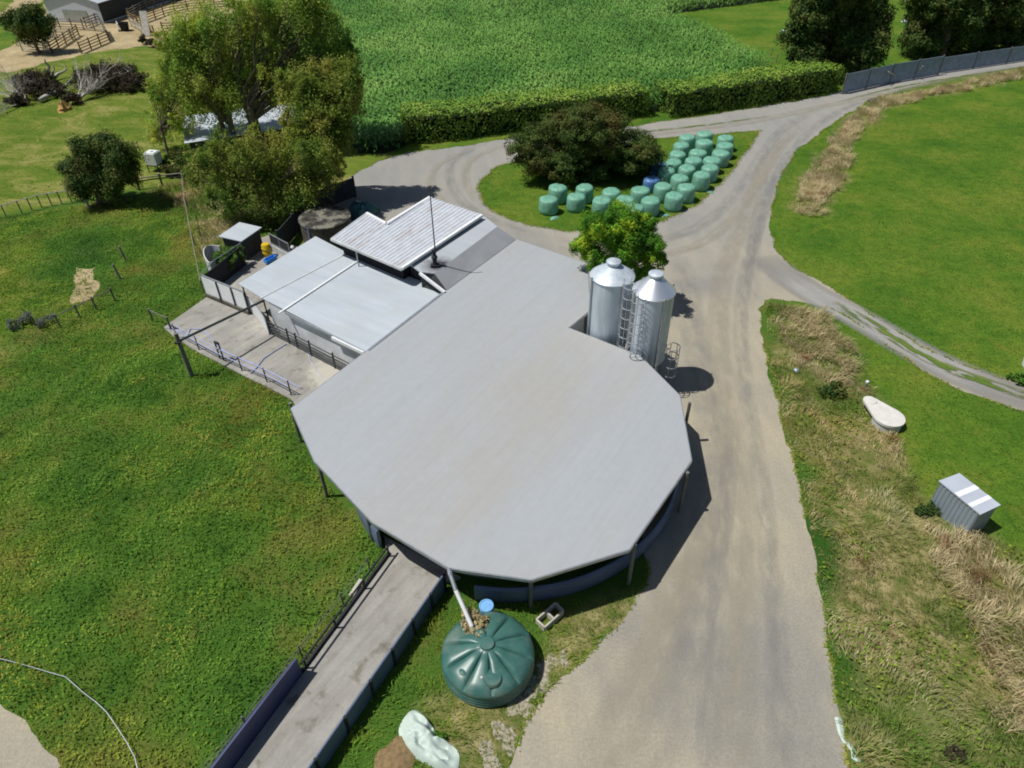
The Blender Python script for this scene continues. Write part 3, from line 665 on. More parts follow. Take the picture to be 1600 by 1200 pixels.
gv = thing('pump_stand', pz(348, 562), 'small dark double upright standing at the yard edge', 'stand')
for x, y in ((344, 560), (350, 563)):
    p = pz(x, y); MB().tube([p, (p[0], p[1], 1.35)], .05, 6).build('upright', MATS['dark_steel'], gv)
p = pz(344, 560); q = pz(350, 563); MB().beam((p[0], p[1], 1.3), (q[0], q[1], 1.3), .12, .12).build('cross_bar', MATS['dark_steel'], gv)

# big pole and overhead beam
P0 = at(300, 588); PT = 2.9
pl = thing('yard_pole', P0, 'thick grey-green pole standing in the grass below the yard', 'pole')
MB().tube([P0, (P0[0], P0[1], PT + .1)], [.14, .11], 12).build('shaft', MATS['post_grey'], pl)
MB().box((P0[0] - .02, P0[1], 2.45), (.34, .34, .1)).build('bracket', MATS['dark_steel'], pl)
bm = thing('overhead_beam', (P0[0], P0[1], 2.5), 'long dark beam spanning from the thick pole to the lean-to roof corner', 'beam')
e_ = at(413, 469, 2.15); MB().tube([(P0[0], P0[1], 2.48), e_], .075, 8).build('beam_tube', MATS['green_steel'], bm)

# back yard
bw = thing('tank_store', at(378, 395)[:2], 'small dark shed with grey iron roof among the weeds behind the yard wall', 'shed')
rf = [at(x, y, 1.75)[:2] for x, y in ((341, 369), (377, 377), (409, 355), (374, 347))]
mb = MB().prism(rf, 1.69, 1.75); mb.build('roof', MATS['pale_roof'], bw)
cx_, cy_ = sum(p[0] for p in rf) / 4, sum(p[1] for p in rf) / 4
MB().prism([(cx_ + (p[0] - cx_) * .85, cy_ + (p[1] - cy_) * .85) for p in rf], 0, 1.69).build('wall', MATS['dark_board_and_shade'], bw)
sm_ = thing('curved_screen', at(333, 415)[:2], 'curved pale grey sheet screen beside the white yard wall end', 'screen')
q = [at(x, y, 0) for x, y in ((350, 410), (336, 408), (326, 412), (325, 424), (334, 438), (342, 432))]
P = [Vector(p) for p in q]
for _ in range(2): P = [P[0]] + [x for i in range(len(P) - 1) for x in (P[i].lerp(P[i + 1], .25), P[i].lerp(P[i + 1], .75))] + [P[-1]]
mb = MB(); n = len(P); vs = [(p.x, p.y, z) for p in P for z in (0, 1.3)] + [(p.x + .05, p.y + .05, z) for p in P for z in (0, 1.3)]
fs = [(2 * i, 2 * i + 2, 2 * i + 3, 2 * i + 1) for i in range(n - 1)] + [(2 * n + 2 * i, 2 * n + 2 * i + 1, 2 * n + 2 * i + 3, 2 * n + 2 * i + 2) for i in range(n - 1)] + [(2 * i + 1, 2 * i + 3, 2 * n + 2 * i + 3, 2 * n + 2 * i + 1) for i in range(n - 1)]
mb.add(vs, fs, True).build('sheet_panel', MATS['white_wall'], sm_)
railfence('pipe_fence', [(325, 462), (343, 440), (384, 412)], (0, .35, 1), (1.1, 1.6), 'grey pipe rail behind the white yard wall beside green weeds', 1.65, MATS['steel'], .04, .035, z0=.1)
a, b_ = Vector(pz(327, 460)), Vector(pz(384, 413)); dpn = MB().beam((a.x, a.y, .80), (b_.x, b_.y, .80), .05, 1.45).build('screen_panel', MATS['rubber_and_shade_dark']); tag(dpn, 'sheet panel below the grey rail behind the yard wall, coloured black for its unlit face', 'panel')  # black colour stands in for the shade on the sheet's inner face
pn = thing('mesh_panel', at(440, 405)[:2], 'grey framed mesh panel behind the yellow barrel', 'fence panel')
a, b_ = Vector(pz(427, 392)), Vector(pz(456, 408))
MB().beam((a.x, a.y, .35), (b_.x, b_.y, .35), .12, .55).build('low_wall', MATS['white_wall'], pn)
fr = MB()
for z in (.75, 1.5): fr.tube([(a.x, a.y, z), (b_.x, b_.y, z)], .035, 6)
for s in (0, .5, 1): p = a.lerp(b_, s); fr.tube([(p.x, p.y, .1), (p.x, p.y, 1.55)], .035, 6)
fr.build('frame', MATS['steel'], pn)
MB().beam((a.x, a.y, 1.12), (b_.x, b_.y, 1.12), .012, .7).build('mesh_sheet', MATS['dark_steel'], pn)
BR = pz(419, 400)
br = thing('barrel', BR, 'yellow plastic barrel in the back yard by the mesh panel', 'barrel')
MB().lathe([(.26, 0), (.30, .05), (.31, .3), (.33, .33), (.31, .36), (.31, .62), (.33, .65), (.31, .68), (.29, .92), (.27, .95)], BR, 24).build('body', MATS['yellow_plastic'], br)
MB().lathe([(.25, .955), (.25, .97), (.05, .975)], BR, 20).build('lid', MATS['yellow_plastic'], br)
bt = MB(); a, b_ = Vector(pz(416, 414)), Vector(pz(431, 406)); a.z = b_.z = .25
bt.beam(a, b_, .34, .05); dd = (b_ - a).normalized(); sdv = Vector((-dd.y, dd.x, 0)) * .17
bt.beam(a + sdv + Vector((0, 0, .12)), b_ + sdv + Vector((0, 0, .12)), .04, .25); bt.beam(a - sdv + Vector((0, 0, .12)), b_ - sdv + Vector((0, 0, .12)), .04, .25)
bt.box((a.x, a.y, .36), (.04, .37, .24), math.atan2(dd.y, dd.x)); bt.box((b_.x, b_.y, .36), (.04, .37, .24), math.atan2(dd.y, dd.x)); bt.box(((a + b_) / 2 + Vector((0, 0, -.08))), (.5, .2, .14), math.atan2(dd.y, dd.x))
tag(bt.build('trough', MATS['blue_plastic']), 'small bright blue trough on concrete near the yellow barrel', 'trough')
bb = at(457.5, 389, .6); MB_ = MB().lathe([(.02, -.14), (.1, -.1), (.15, 0), (.1, .1), (.02, .14)], (bb[0], bb[1], .74), 14)
MB_.tube([(bb[0], bb[1], 0), (bb[0], bb[1], .62)], .03, 6); tag(MB_.build('float_ball', MATS['white_plastic']), 'small white ball on a short stem at the lean-to roof edge', 'ball')
# old concrete tank
ot = at(507, 339, 1.9); oc = (ot[0], ot[1], 0)
tk = thing('concrete_tank', oc, 'round old concrete tank with mossy stained top, darkened in colour for tree shade', 'water tank')
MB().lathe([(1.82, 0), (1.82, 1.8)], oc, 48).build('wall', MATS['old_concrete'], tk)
m, t, b = nodes('moss_and_painted_shade', .9); v = coord(t)  # stains and moss, with tree shade put into the dark tones
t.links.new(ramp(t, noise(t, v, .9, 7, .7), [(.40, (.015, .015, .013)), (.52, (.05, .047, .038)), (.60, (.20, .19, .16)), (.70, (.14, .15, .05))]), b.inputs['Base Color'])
MB().lathe([(1.9, 1.8), (1.9, 1.9), (1.0, 1.97), (.02, 2.0)], oc, 48).build('top', MATS['moss_and_painted_shade'], tk)
p = at(489, 362, 1.0); MB().tube([(oc[0] - .9, oc[1] - 1.66, .2), (oc[0] - .9, oc[1] - 1.66, 1.85)], .05, 6).build('pipe', MATS['blue_pipe'], tk)
# teal covered heap
hc = at(565, 325, .5); mb = MB()
mb.lathe([(1.15, 0), (1.1, .4), (.9, .7), (.5, .85), (.02, .9)], (hc[0], hc[1], 0), 28, True, lambda r, z, a: (r * (1 + .14 * math.sin(3 * a + 1) + .07 * math.sin(7 * a)), z * (1 + .12 * math.sin(5 * a + r * 3))))
tag(mb.build('covered_heap', MATS['teal_cover']), 'teal plastic sheet over a heap in the shade behind the round tank', 'covered heap')
def boardfence(name, line, h, mat, label, np_=4, th_=.05, pmat=None, z0=0, group=None, lean=0.0, cat='fence', gap=None):
    P = [Vector(at(x, y)) for x, y in line]; f_ = thing(name, P[0], label, cat, group)
    mb = MB()
    if gap is None:
        for i in range(len(P) - 1): mb.beam((P[i].x, P[i].y, z0 + h / 2 + .03), (P[i + 1].x, P[i + 1].y, z0 + h / 2 + .03), th_, h - .06)
    else:
        k = int(h / gap)
        for j in range(k):
            zc = z0 + (j + .7) * h / k
            for i in range(len(P) - 1): mb.beam((P[i].x, P[i].y, zc), (P[i + 1].x, P[i + 1].y, zc), th_, h / k * .5)
    mb.build('boards', mat, f_)
    seg = [(P[i + 1] - P[i]).length for i in range(len(P) - 1)]; T = sum(seg)
    for j in range(np_ + 1):
        dd = T * j / np_
        for i, l in enumerate(seg):
            if dd <= l + 1e-6: p = P[i].lerp(P[i + 1], dd / l); break
            dd -= l
        MB().tube([(p.x, p.y, 0), (p.x, p.y, z0 + h + .12)], .09, 6).build('post', pmat or MATS['grey_timber'], f_)
    return f_
boardfence('board_fence', [(440, 395), (470, 360), (500, 330), (556, 308)], 1.7, MATS['dark_board_and_shade'], 'dark close-boarded fence in shade behind the round concrete tank', 4, pmat=MATS['dark_board_and_shade'])

# entry race
RC = [(612, 858), (700, 912), (697, 905), (492, 1215), (470, 1250), (300, 1250), (372, 1200), (475, 1052)]
rc = L([(600, 840), (720, 905), (697, 912), (494, 1212), (440, 1290), (270, 1290), (360, 1212), (475, 1056), (606, 872)])
tag(MB().prism(rc, -.05, .16).build('concrete_race', MATS['concrete']), 'grey concrete cattle race leading down from the round shed', 'concrete race', kind='structure')
rw = thing('race_wall', at(590, 1055), 'dark blue low wall with stub posts on the right edge of the race', 'wall')
a, b_ = Vector(at(697, 918)), Vector(at(470, 1250))
MB().beam((a.x, a.y, .48), (b_.x, b_.y, .48), .10, .92).build('panel', MATS['curtain'], rw)
MB().tube([(a.x, a.y, .97), (b_.x, b_.y, .97)], .05, 6).build('top_rail', MATS['curtain'], rw)
T = (b_ - a)
for s in (.02, .13, .27, .42, .57, .73, .9):
    p = a + T * s; MB().tube([(p.x + .09, p.y, 0), (p.x + .09, p.y, 1.12)], .06, 6).build('post', MATS['rubber_and_shade_dark'], rw)
a, b_ = Vector(at(475, 1056)), Vector(at(300, 1290))
rs = thing('race_screen', a, 'navy sheet screen standing on the lower left edge of the race', 'screen')
MB().beam((a.x - .05, a.y, .62), (b_.x - .05, b_.y, .62), .08, 1.2).build('panel', MATS['race_tarp'], rs)
tpm = MB(); dd = (b_ - a).normalized(); nn = Vector((-dd.y, dd.x, 0)) * -1
nn = nn if nn.x < 0 else -nn
vs = [(a.x, a.y, 1.25), (b_.x, b_.y, 1.25), (b_.x + nn.x * .62, b_.y + nn.y * .62, .35), (a.x + nn.x * .62, a.y + nn.y * .62, .35)]
vs += [(x, y, z - .03) for x, y, z in vs]
tpm.add(vs, [(0, 1, 2, 3), (7, 6, 5, 4), (0, 4, 5, 1), (1, 5, 6, 2), (2, 6, 7, 3), (3, 7, 4, 0)]).build('sloping_flap', MATS['race_tarp'], rs)
a, b_ = Vector(at(612, 868)), Vector(at(476, 1054))
rk = thing('race_rail', a, 'black rail with short struts along the upper left edge of the race', 'rail')
MB().tube([(a.x, a.y, .75), (b_.x, b_.y, .75)], .05, 6).build('rail', MATS['rubber_and_shade_dark'], rk)
MB().beam((a.x - .08, a.y, .12), (b_.x - .08, b_.y, .12), .10, .38).build('kerb_board', MATS['rubber_and_shade_dark'], rk)
for s in (.03, .33, .66, .97):
    p = a.lerp(b_, s); MB().tube([(p.x, p.y, 0), (p.x, p.y, .8)], .045, 6).build('post', MATS['rubber_and_shade_dark'], rk)
railfence('wire_fence', [(578, 892), (548, 935), (500, 995), (445, 1068), (380, 1150), (320, 1225), (280, 1280)], (0, .18, .42, .7, 1), (.62, .85), 'slack grey wire fence running beside the race in the grass', .95, MATS['post_grey'], .035, .012)
tag(MB().beam((*at(566, 908)[:2], .10), (*at(549, 934)[:2], .10), .22, .10).build('plank', MATS['pale_timber']), 'short pale plank lying in the grass by the race top', 'plank')

# ================================================================== SILOS
def silo(cx, cy, r, z0, z1, zc, label, capmat, roofmat):
    s = thing('feed_silo', (cx, cy, 0), label, 'silo', 'feed silos')
    prof = []; nr = 12
    for i in range(nr + 1):
        z = z0 + (z1 - z0) * i / nr; prof.append((r, z))
    MB().lathe(prof, (cx, cy, 0), 56).build('body', MATS['galvanised'], s)
    MB().lathe([(r + .05, z1 - .03), (r + .05, z1 + .02)], (cx, cy, 0), 56).lathe([(r + .05, z1 + .021), (.34, zc)], (cx, cy, 0), 56).build('cone_roof', roofmat, s)
    cp = MB().lathe([(.30, zc), (.30, zc + .12), (.38, zc + .12), (.38, zc + .22), (.2, zc + .30), (.01, zc + .32)], (cx, cy, 0), 28).build('cap', capmat, s)
    MB().lathe([(r - .02, z0), (.25, .55), (.22, .45)], (cx, cy, 0), 40).build('hopper', MATS['galvanised'], s)
    for k in range(4):
        a = R(20 + 90 * k); p = (cx + (r + .06) * math.cos(a), cy + (r + .06) * math.sin(a))
        MB().box((p[0], p[1], (z1 + .1) / 2), (.09, .09, z1 + .1), a).build('leg', MATS['steel'], s)
    br_ = MB()
    for k in range(4):
        a, a2 = R(20 + 90 * k), R(110 + 90 * k)
        br_.tube([(cx + (r + .05) * math.cos(a), cy + (r + .05) * math.sin(a), .2), (cx + (r + .05) * math.cos(a2), cy + (r + .05) * math.sin(a2), z0)], .025, 5)
    br_.build('brace', MATS['steel'], s)
    return s
def ladder(s, bx, by, z0, z1, ang, cage0=None, w=.42, name='ladder', top_curve=None):
    """ladder facing away from direction ang; cage hoops stand out along -ang"""
    u = Vector((-math.sin(ang), math.cos(ang), 0)); o_ = Vector((math.cos(ang), math.sin(ang), 0)); B = Vector((bx, by, 0)); mb = MB()
    for q in (-1, 1):
        pp = [B + u * q * w / 2 + Vector((0, 0, z0)), B + u * q * w / 2 + Vector((0, 0, z1))]
        if top_curve: pp += [Vector(top_curve) + u * q * w / 2]
        mb.tube(pp, .022, 5)
    z = z0 + .2
    while z < z1: mb.tube([B - u * w / 2 + Vector((0, 0, z)), B + u * w / 2 + Vector((0, 0, z))], .014, 5); z += .3
    ld = mb.build(name, MATS['steel'], s)
    if cage0 is not None:
        cg = MB(); rr = .36
        def hp(a, z): return B + o_ * (rr + .02) + (o_ * math.cos(a) + u * math.sin(a)) * rr + Vector((0, 0, z))
        z = cage0
        while z <= z1 + .25: cg.tube([hp(R(-150 + 15 * k), z) for k in range(21)], .024, 5); z += .6
        for a in (-100, -50, 0, 50, 100): cg.tube([hp(R(a), cage0), hp(R(a), z - .6)], .02, 5)
        cg.build('safety_cage', MATS['steel'], s)
S1, S2 = at(957, 430, 6.0), at(1022, 453, 6.0)
s1 = silo(S1[0], S1[1], 1.13, 1.9, 6.0, 6.62, 'left dull galvanised feed silo beside the shed roof notch', MATS['galvanised'], MATS['galvanised'])
s2 = silo(S2[0], S2[1], 1.05, 1.85, 6.0, 6.75, 'right feed silo with shiny steep cone roof catching the sun', MATS['drum_blue'] if False else MATS['galvanised'], MATS['galvanised_bright'])
ladder(s1, S1[0] + .62, S1[1] - 1.12, .2, 6.5, R(-70), 2.6)
ladder(s2, S2[0] - .75, S2[1] - .98, .2, 6.3, R(-125), 3.2)
p = at(1044, 606); lt = thing('caged_ladder', p, 'low caged steel ladder at the shed edge below the silos', 'ladder')
ladder(lt, p[0] - .35, p[1] + .1, 0, 2.9, R(-60), 1.2)
MB().tube([(p[0] - .5, p[1] + .3, 0), (p[0] - 1.1, p[1] + 1.9, 3.0)], .06, 6).build('stay', MATS['steel'], lt)

# ================================================================== GREEN TANK and things round it
TZ = .84; TC = at(762, 1019, TZ); tc = (TC[0], TC[1], 0)
gtk = thing('water_tank', tc, 'big round dark green plastic tank with ribbed domed top', 'water tank')
TR = 1.70
def dome(r, z, a):
    k = 10; f = abs(math.sin((a + .2) * k / 2)); rib = math.exp(-(f / .13) ** 2)
    m_ = min(1, max(0, (r - .3) / .35)) * (1 if z > TZ - .12 else 0) * min(1, max(0, (TR + .03 - r) / .25))
    return (r, z - .10 * rib * m_ + .07 * (1 - rib) * m_ * math.sin(min(1, f) * 1.5))
prof = [(TR - .05, 0), (TR, .05)] + [(TR + (.035 if i % 2 else 0), .08 + i * .09) for i in range(8)] + [(TR + .02, TZ - .06)]
MB().lathe([(r, z) for r, z in prof], tc, 64).build('wall', MATS['tank_green'], gtk)
dp = [(TR + .02, TZ - .06), (TR, TZ + .02), (TR - .12, TZ + .1)] + [(TR - .12 - (TR - .42) * i / 12, TZ + .1 + .42 * (i / 12) ** .85) for i in range(1, 13)] + [(.26, TZ + .55), (.25, TZ + .62), (.01, TZ + .63)]
MB().lathe(dp, tc, 180, True, dome).build('domed_top', MATS['tank_green'], gtk)
def ontop(px, py): 
    p = at(px, py, TZ + .3); r = math.hypot(p[0] - tc[0], p[1] - tc[1]); z = TZ + .1 + .42 * max(0, (TR - .12 - r) / (TR - .42)) ** .85; q = at(px, py, z); return q
p = ontop(770, 1060); MB().lathe([(.34, -.08), (.34, .05), (.30, .10), (.01, .11)], p, 28).build('hatch', MATS['tank_green'], gtk)
p = ontop(724, 1050); MB().lathe([(.17, -.05), (.15, .07), (.01, .10)], p, 20).build('inspection_cap', MATS['tank_green'], gtk)
p = ontop(757, 1060); MB().lathe([(.05, 0), (.05, .09), (.01, .1)], (p[0] - .1, p[1], p[2]), 10).build('vent', MATS['white_wall'], gtk)
dpz = thing('downpipe', at(703, 890, 2.5), 'long white downpipe from the shed roof edge to the green tank top', 'pipe')
A_ = at(704, 898, 2.55); A2 = at(712, 922, 2.25); B2 = at(737, 978, TZ + .5)
MB().tube([at(702, 888, 2.68), A_], .10, 8).build('rain_head', MATS['steel'], dpz)
MB().tube([A_, A2], .085, 10).build('upper_pipe', MATS['steel'], dpz)
MB().tube([A2, B2], .085, 10).build('lower_pipe', MATS['white_paint'], dpz)
MB().tube([B2, (B2[0] + .02, B2[1] - .03, TZ + .28)], .075, 10).build('elbow', MATS['white_paint'], dpz)
D = at(761, 966); bd = thing('drum', D, 'blue plastic drum standing behind the green tank', 'drum')
MB().lathe([(.25, 0), (.28, .04), (.28, .3), (.30, .33), (.28, .36), (.28, .6), (.30, .63), (.28, .66), (.27, .86)], D, 26).build('body', MATS['drum_blue'], bd)
MB().lathe([(.285, .86), (.285, .90), (.24, .90), (.23, .875), (.01, .875)], D, 26).build('lid', MATS['drum_blue'], bd)
q = [Vector(at(x, y, .2)) for x, y in ((838, 970), (868, 944), (880, 956), (851, 982))]
fb = MB(); 
for i in range(4): a, b_ = q[i], q[(i + 1) % 4]; fb.beam((a.x, a.y, .17 - .002 * i), (b_.x, b_.y, .17 - .002 * i), .07, .30)
a, b_ = (q[0] + q[1]) / 2, (q[2] + q[3]) / 2; fb.beam((a.x, a.y, .16), (b_.x, b_.y, .16), .07, .28)
tag(fb.build('crate_frame', MATS['pale_timber']), 'pale timber two-cell frame lying in the grass right of the green tank', 'frame')

# white tarp
poly = [(200, 905), (240, 912), (265, 930), (290, 965), (330, 1010), (325, 1050), (340, 1065), (385, 1068), (420, 1095), (452, 1130), (440, 1230), (370, 1230), (300, 1190), (235, 1165), (180, 1110), (150, 1060), (135, 1010), (160, 955)]
poly = [(580 + x / 3.243, 830 + y / 3.243) for x, y in poly]
ring = smooth_ring(L(poly), 2); tarp_ring = ring; cxy = (sum(p[0] for p in ring) / len(ring), sum(p[1] for p in ring) / len(ring))
mb = MB(); vs = []; K = 14; n = len(ring)
for k in range(K + 1):
    s = 1 - k / K
    for i, p in enumerate(ring):
        x = cxy[0] + (p[0] - cxy[0]) * s; y = cxy[1] + (p[1] - cxy[1]) * s
        fold = float(vnoise2(x * 1.0 + y * .6, y, .30, 3)) * .20 + float(vnoise2(x, y, .13, 8)) * .09
        vs.append((x, y, .03 + max(0, (1 - s ** 6) * (.26 + fold + .10 * math.sin(x * 3.1 + y)))))
fs = [(k * n + i, k * n + (i + 1) % n, (k + 1) * n + (i + 1) % n, (k + 1) * n + i) for k in range(K) for i in range(n)]
mb.add(vs, fs, True); tag(mb.build('tarpaulin', MATS['tarp_cloth']), 'crumpled pale mint tarpaulin dropped in the grass at the bottom', 'tarpaulin')
p = at(620, 1186); mb = MB().lathe([(.76, 0), (.66, .05), (.48, .13), (.25, .19), (.02, .20)], (p[0], p[1], 0), 26, True, lambda r, z, a: (r * (1 + .15 * math.sin(2 * a) + .08 * math.sin(5 * a)), z))
tag(mb.build('soil_heap', MATS['soil']), 'low brown soil heap touching the pale tarpaulin', 'soil heap')
rbn = [(370, 975), (378, 1010), (385, 1045), (400, 1080), (425, 1105), (440, 1125), (440, 1155), (455, 1163), (470, 1165)]
P = [at(1180 + x / 2.857, 780 + y / 2.857, .03) for x, y in rbn]; wd = [.12, .13, .10, .08, .09, .08, .07, .08, .04]
mb = MB(); vs = []
for i, p in enumerate(P):
    a = Vector(P[min(i + 1, len(P) - 1)]) - Vector(P[max(0, i - 1)]); a.z = 0; a.normalize(); n_ = Vector((-a.y, a.x, 0)) * wd[i]
    for s, z in ((-1, .02), (-.3, .08), (.4, .05), (1, .02)): vs.append((p[0] + n_.x * s, p[1] + n_.y * s, z + .02 * math.sin(i * 2)))
fs = [(i * 4 + j, i * 4 + j + 1, i * 4 + j + 5, i * 4 + j + 4) for i in range(len(P) - 1) for j in range(3)]
mb.add(vs, fs, True); tag(mb.build('plastic_strip', MATS['tarp_cloth']), 'twisted whitish plastic strip on the road edge at bottom right', 'plastic strip')

# ================================================================== RIGHT SIDE
sc = thing('garden_shed', at(1505, 800), 'small blue-grey metal shed with two pale roof panels', 'shed')
zs = 1.62
rfp = [Vector(at(x, y, zs)) for x, y in ((1467, 751), (1532, 804), (1564, 789), (1499, 739))]
rfo = MB().prism([(p.x, p.y) for p in rfp], zs - .05, zs).build('roof', MATS['shed_roof'], sc)
for s0, s1_ in ((.38, .50), (.70, .80)):
    pa = [rfp[0].lerp(rfp[1], s0), rfp[0].lerp(rfp[1], s1_), rfp[3].lerp(rfp[2], s1_), rfp[3].lerp(rfp[2], s0)]
    MB().prism([(p.x, p.y) for p in pa], zs + .003, zs + .012).build('skylight', MATS['skylight'], rfo)
cc = sum((p for p in rfp), Vector()) / 4; wq = [cc + (p - cc) * .93 for p in rfp]
mb = MB()
for i in range(4):
    a, b_ = wq[i], wq[(i + 1) % 4]; n = 40; dn = (b_ - a).normalized(); nn = Vector((dn.y, -dn.x, 0)); vs = []
    for j in range(n + 1):
        p = a.lerp(b_, j / n) + nn * (.02 * (1 if (j // 2) % 2 else -1)); vs += [(p.x, p.y, 0), (p.x, p.y, zs - .05)]
    mb.add(vs, [(2 * j, 2 * j + 2, 2 * j + 3, 2 * j + 1) for j in range(n)])
mb.build('ribbed_wall', MATS['shed_blue'], sc)
# septic lid
sp = thing('septic_tank', at(1388, 665), 'white teardrop-shaped concrete tank lid on the lawn edge', 'septic tank')
ol = []
A_, B_ = Vector(at(1389, 651, .5)), Vector(at(1360, 626, .5)); ra, rb = .78, .36
dv_ = (B_ - A_); L_ = dv_.length; a0 = math.atan2(dv_.y, dv_.x); ph = math.acos((ra - rb) / L_)
for k in range(25): a = a0 + ph + (2 * math.pi - 2 * ph) * k / 24; ol.append((A_.x + ra * math.cos(a), A_.y + ra * math.sin(a)))
for k in range(13): a = a0 - ph + 2 * ph * k / 12; ol.append((B_.x + rb * math.cos(a), B_.y + rb * math.sin(a)))
MB().prism(ol, .40, .52).build('lid', MATS['lid_concrete'], sp)
cx_, cy_ = A_.x, A_.y; MB().lathe([(ra - .06, 0), (ra - .06, .4)], (cx_, cy_, 0), 36).build('wall', MATS['white_wall'], sp)
MB().lathe([(rb - .02, .524), (rb - .05, .56), (.02, .57)], (B_.x, B_.y, 0), 28).build('manhole_cover', MATS['lid_concrete'], sp)
p = at(1350, 610); vp = thing('vent_pipe', p, 'short pipe stub with white cap just above the septic lid', 'pipe')
MB().tube([p, (p[0], p[1], .55)], .06, 8).build('stem', MATS['grey_timber'], vp); MB().lathe([(.09, .55), (.09, .65), (.01, .68)], p, 12).build('cap', MATS['white_plastic'], vp)
p = at(1243, 582); tag(MB().lathe([(.10, 0), (.17, .07), (.18, .14), (.12, .24), (.01, .28)], p, 16).build('float_ball', MATS['shed_blue']), 'grey round float lying in dry grass near the road bend', 'ball')
p = at(1601, 572); tb = thing('water_trough', p, 'white trough cut off by the right edge of the photo', 'trough')
MB().lathe([(.45, 0), (.5, .45), (.46, .45), (.42, .1), (.01, .1)], (p[0] + .35, p[1], 0), 28).build('tub', MATS['white_plastic'], tb)
# windbreak fence
boardfence('windbreak_fence', [(1315, 147), (1390, 130), (1465, 117)], 2.1, MATS['windbreak'], 'blue-grey windbreak panels between the hedge end and the fence kink', 4, pmat=MATS['post_grey'])
boardfence('windbreak_fence', [(1466, 115), (1540, 104), (1620, 92), (1720, 78)], 1.8, MATS['windbreak'], 'lower faded windbreak panels in the shade at the far right', 5, pmat=MATS['post_grey'])
p = at(1363, 160); tag(MB().lathe([(.4, 0), (.45, .25), (.3, .42), (.02, .45)], p, 14, True, lambda r, z, a: (r * (1 + .2 * math.sin(3 * a)), z)).build('boulder', MATS['old_concrete']), 'dark boulder at the bend of the lane by dry grass', 'boulder')
for i, (x, y, dx, lb) in enumerate(((1203, 92, 0, 'bare post at the right tip of the crop field'), (1212, 98, 2, 'shorter post just right of the crop field tip'))):
    p = at(x, y); tag(MB().tube([p, (p[0] + .05, p[1], 1.3 - .3 * i)], .07, 6).build('fence_post', MATS['grey_timber']), lb, 'post', 'posts at the field tip')
for x, y, lb in ((1224, 51, 'small white stone lying in the far green paddock'), (1413, 35, 'white scrap lying by the big dark tree')):
    p = at(x, y); tag(MB().lathe([(.5, 0), (.55, .15), (.3, .35), (.02, .4)], p, 12, True, lambda r, z, a: (r * (1 + .25 * math.sin(2 * a)), z)).build('stone', MATS['white_wall']), lb, 'stone')
p = at(1416, 32); tag(MB().tube([(p[0] - .5, p[1], 0), (p[0] + 1.0, p[1] + .4, 2.6)], [.1, .05], 6).build('leaning_pole', MATS['dark_board_and_shade']), 'dark pole leaning beside the white scrap under the tree', 'pole')
for x, y, x2, y2, lb in ((1404, 122, 1388, 112, 'pale fallen branch beneath the nearer dark tree'), (1432, 117, 1442, 103, 'pale stick leaning over the windbreak fence')):
    a = at(x, y, .3); b_ = at(x2, y2, 1.6); tag(MB().tube([a, b_], [.09, .05], 6).build('branch', MATS['dead_wood']), lb, 'branch')

# ================================================================== BALES
bl_pos = [((856, 320), 'mint bale at the lower left tip of the group, nearest the loop road'), ((872, 300), 'mint bale tucked just behind the lower left tip bale'),
 ((899, 316), 'second mint bale along the front edge from the left tip'), ((914, 299), 'dappled mint bale behind the second front bale under the tree rim'),
 ((940, 318), 'mint bale rising just left of the yellow-green bush top'), ((955, 303), 'shaded mint bale behind the one left of the bush'),
 ((976, 316), 'mint bale right behind the yellow-green bush top'), ((1001, 301), 'half shaded mint bale at the middle of the bend'),
 ((991, 329), 'lowest mint bale, partly hidden by the yellow-green bush'), ((1017, 318), 'front mint bale just right of the yellow-green bush'),
 ((1036, 296), 'mint bale at the inner corner of the bend, beside the blue bale'), ((1054, 310), 'front mint bale on the outer curve of the bend'), ((1073, 297), 'mint bale at the outer corner where the rows start uphill'),
 ((1098, 279), 'lowest mint bale of the right-hand row along the road'), ((1110, 265), 'second mint bale up the right-hand row'), ((1113, 252), 'third mint bale up the right-hand row'), ((1127, 241), 'fourth mint bale up the right-hand row'), ((1134, 229), 'fifth mint bale up the right-hand row'), ((1134, 218), 'topmost mint bale of the right-hand row'),
 ((1063, 282), 'lowest mint bale of the middle row'), ((1074, 267), 'second mint bale up the middle row'), ((1084, 254), 'third mint bale up the middle row'), ((1091, 241), 'fourth mint bale up the middle row'), ((1102, 226), 'fifth mint bale up the middle row'), ((1102, 213), 'topmost mint bale of the middle row, farthest of all'),
 ((1042, 271), 'dark dappled mint bale at the bottom of the left row'), ((1052, 256), 'second mint bale up the left row'), ((1060, 244), 'third mint bale up the left row'), ((1065, 230), 'fourth mint bale up the left row'), ((1075, 218), 'topmost mint bale of the left row')]
BH = 1.28
bale_xy = [(295,640),(350,578),(460,625),(510,575),(612,645),(668,595),(752,640),(843,585),(805,692),(903,650),(977,567),(1045,620),(1117,572),(1208,503),(1258,455),(1270,407),(1323,367),(1347,323),(1350,280),(1078,517),(1120,460),(1160,412),(1186,362),(1225,305),(1225,258),(998,472),(1038,420),(1065,372),(1087,320),(1122,275)]      # bale tops, in a 1600-wide crop of the photo
bl_pos = [((780 + x * .2625, 140 + y * .2625), l[1]) for (x, y), l in zip(bale_xy, bl_pos)]
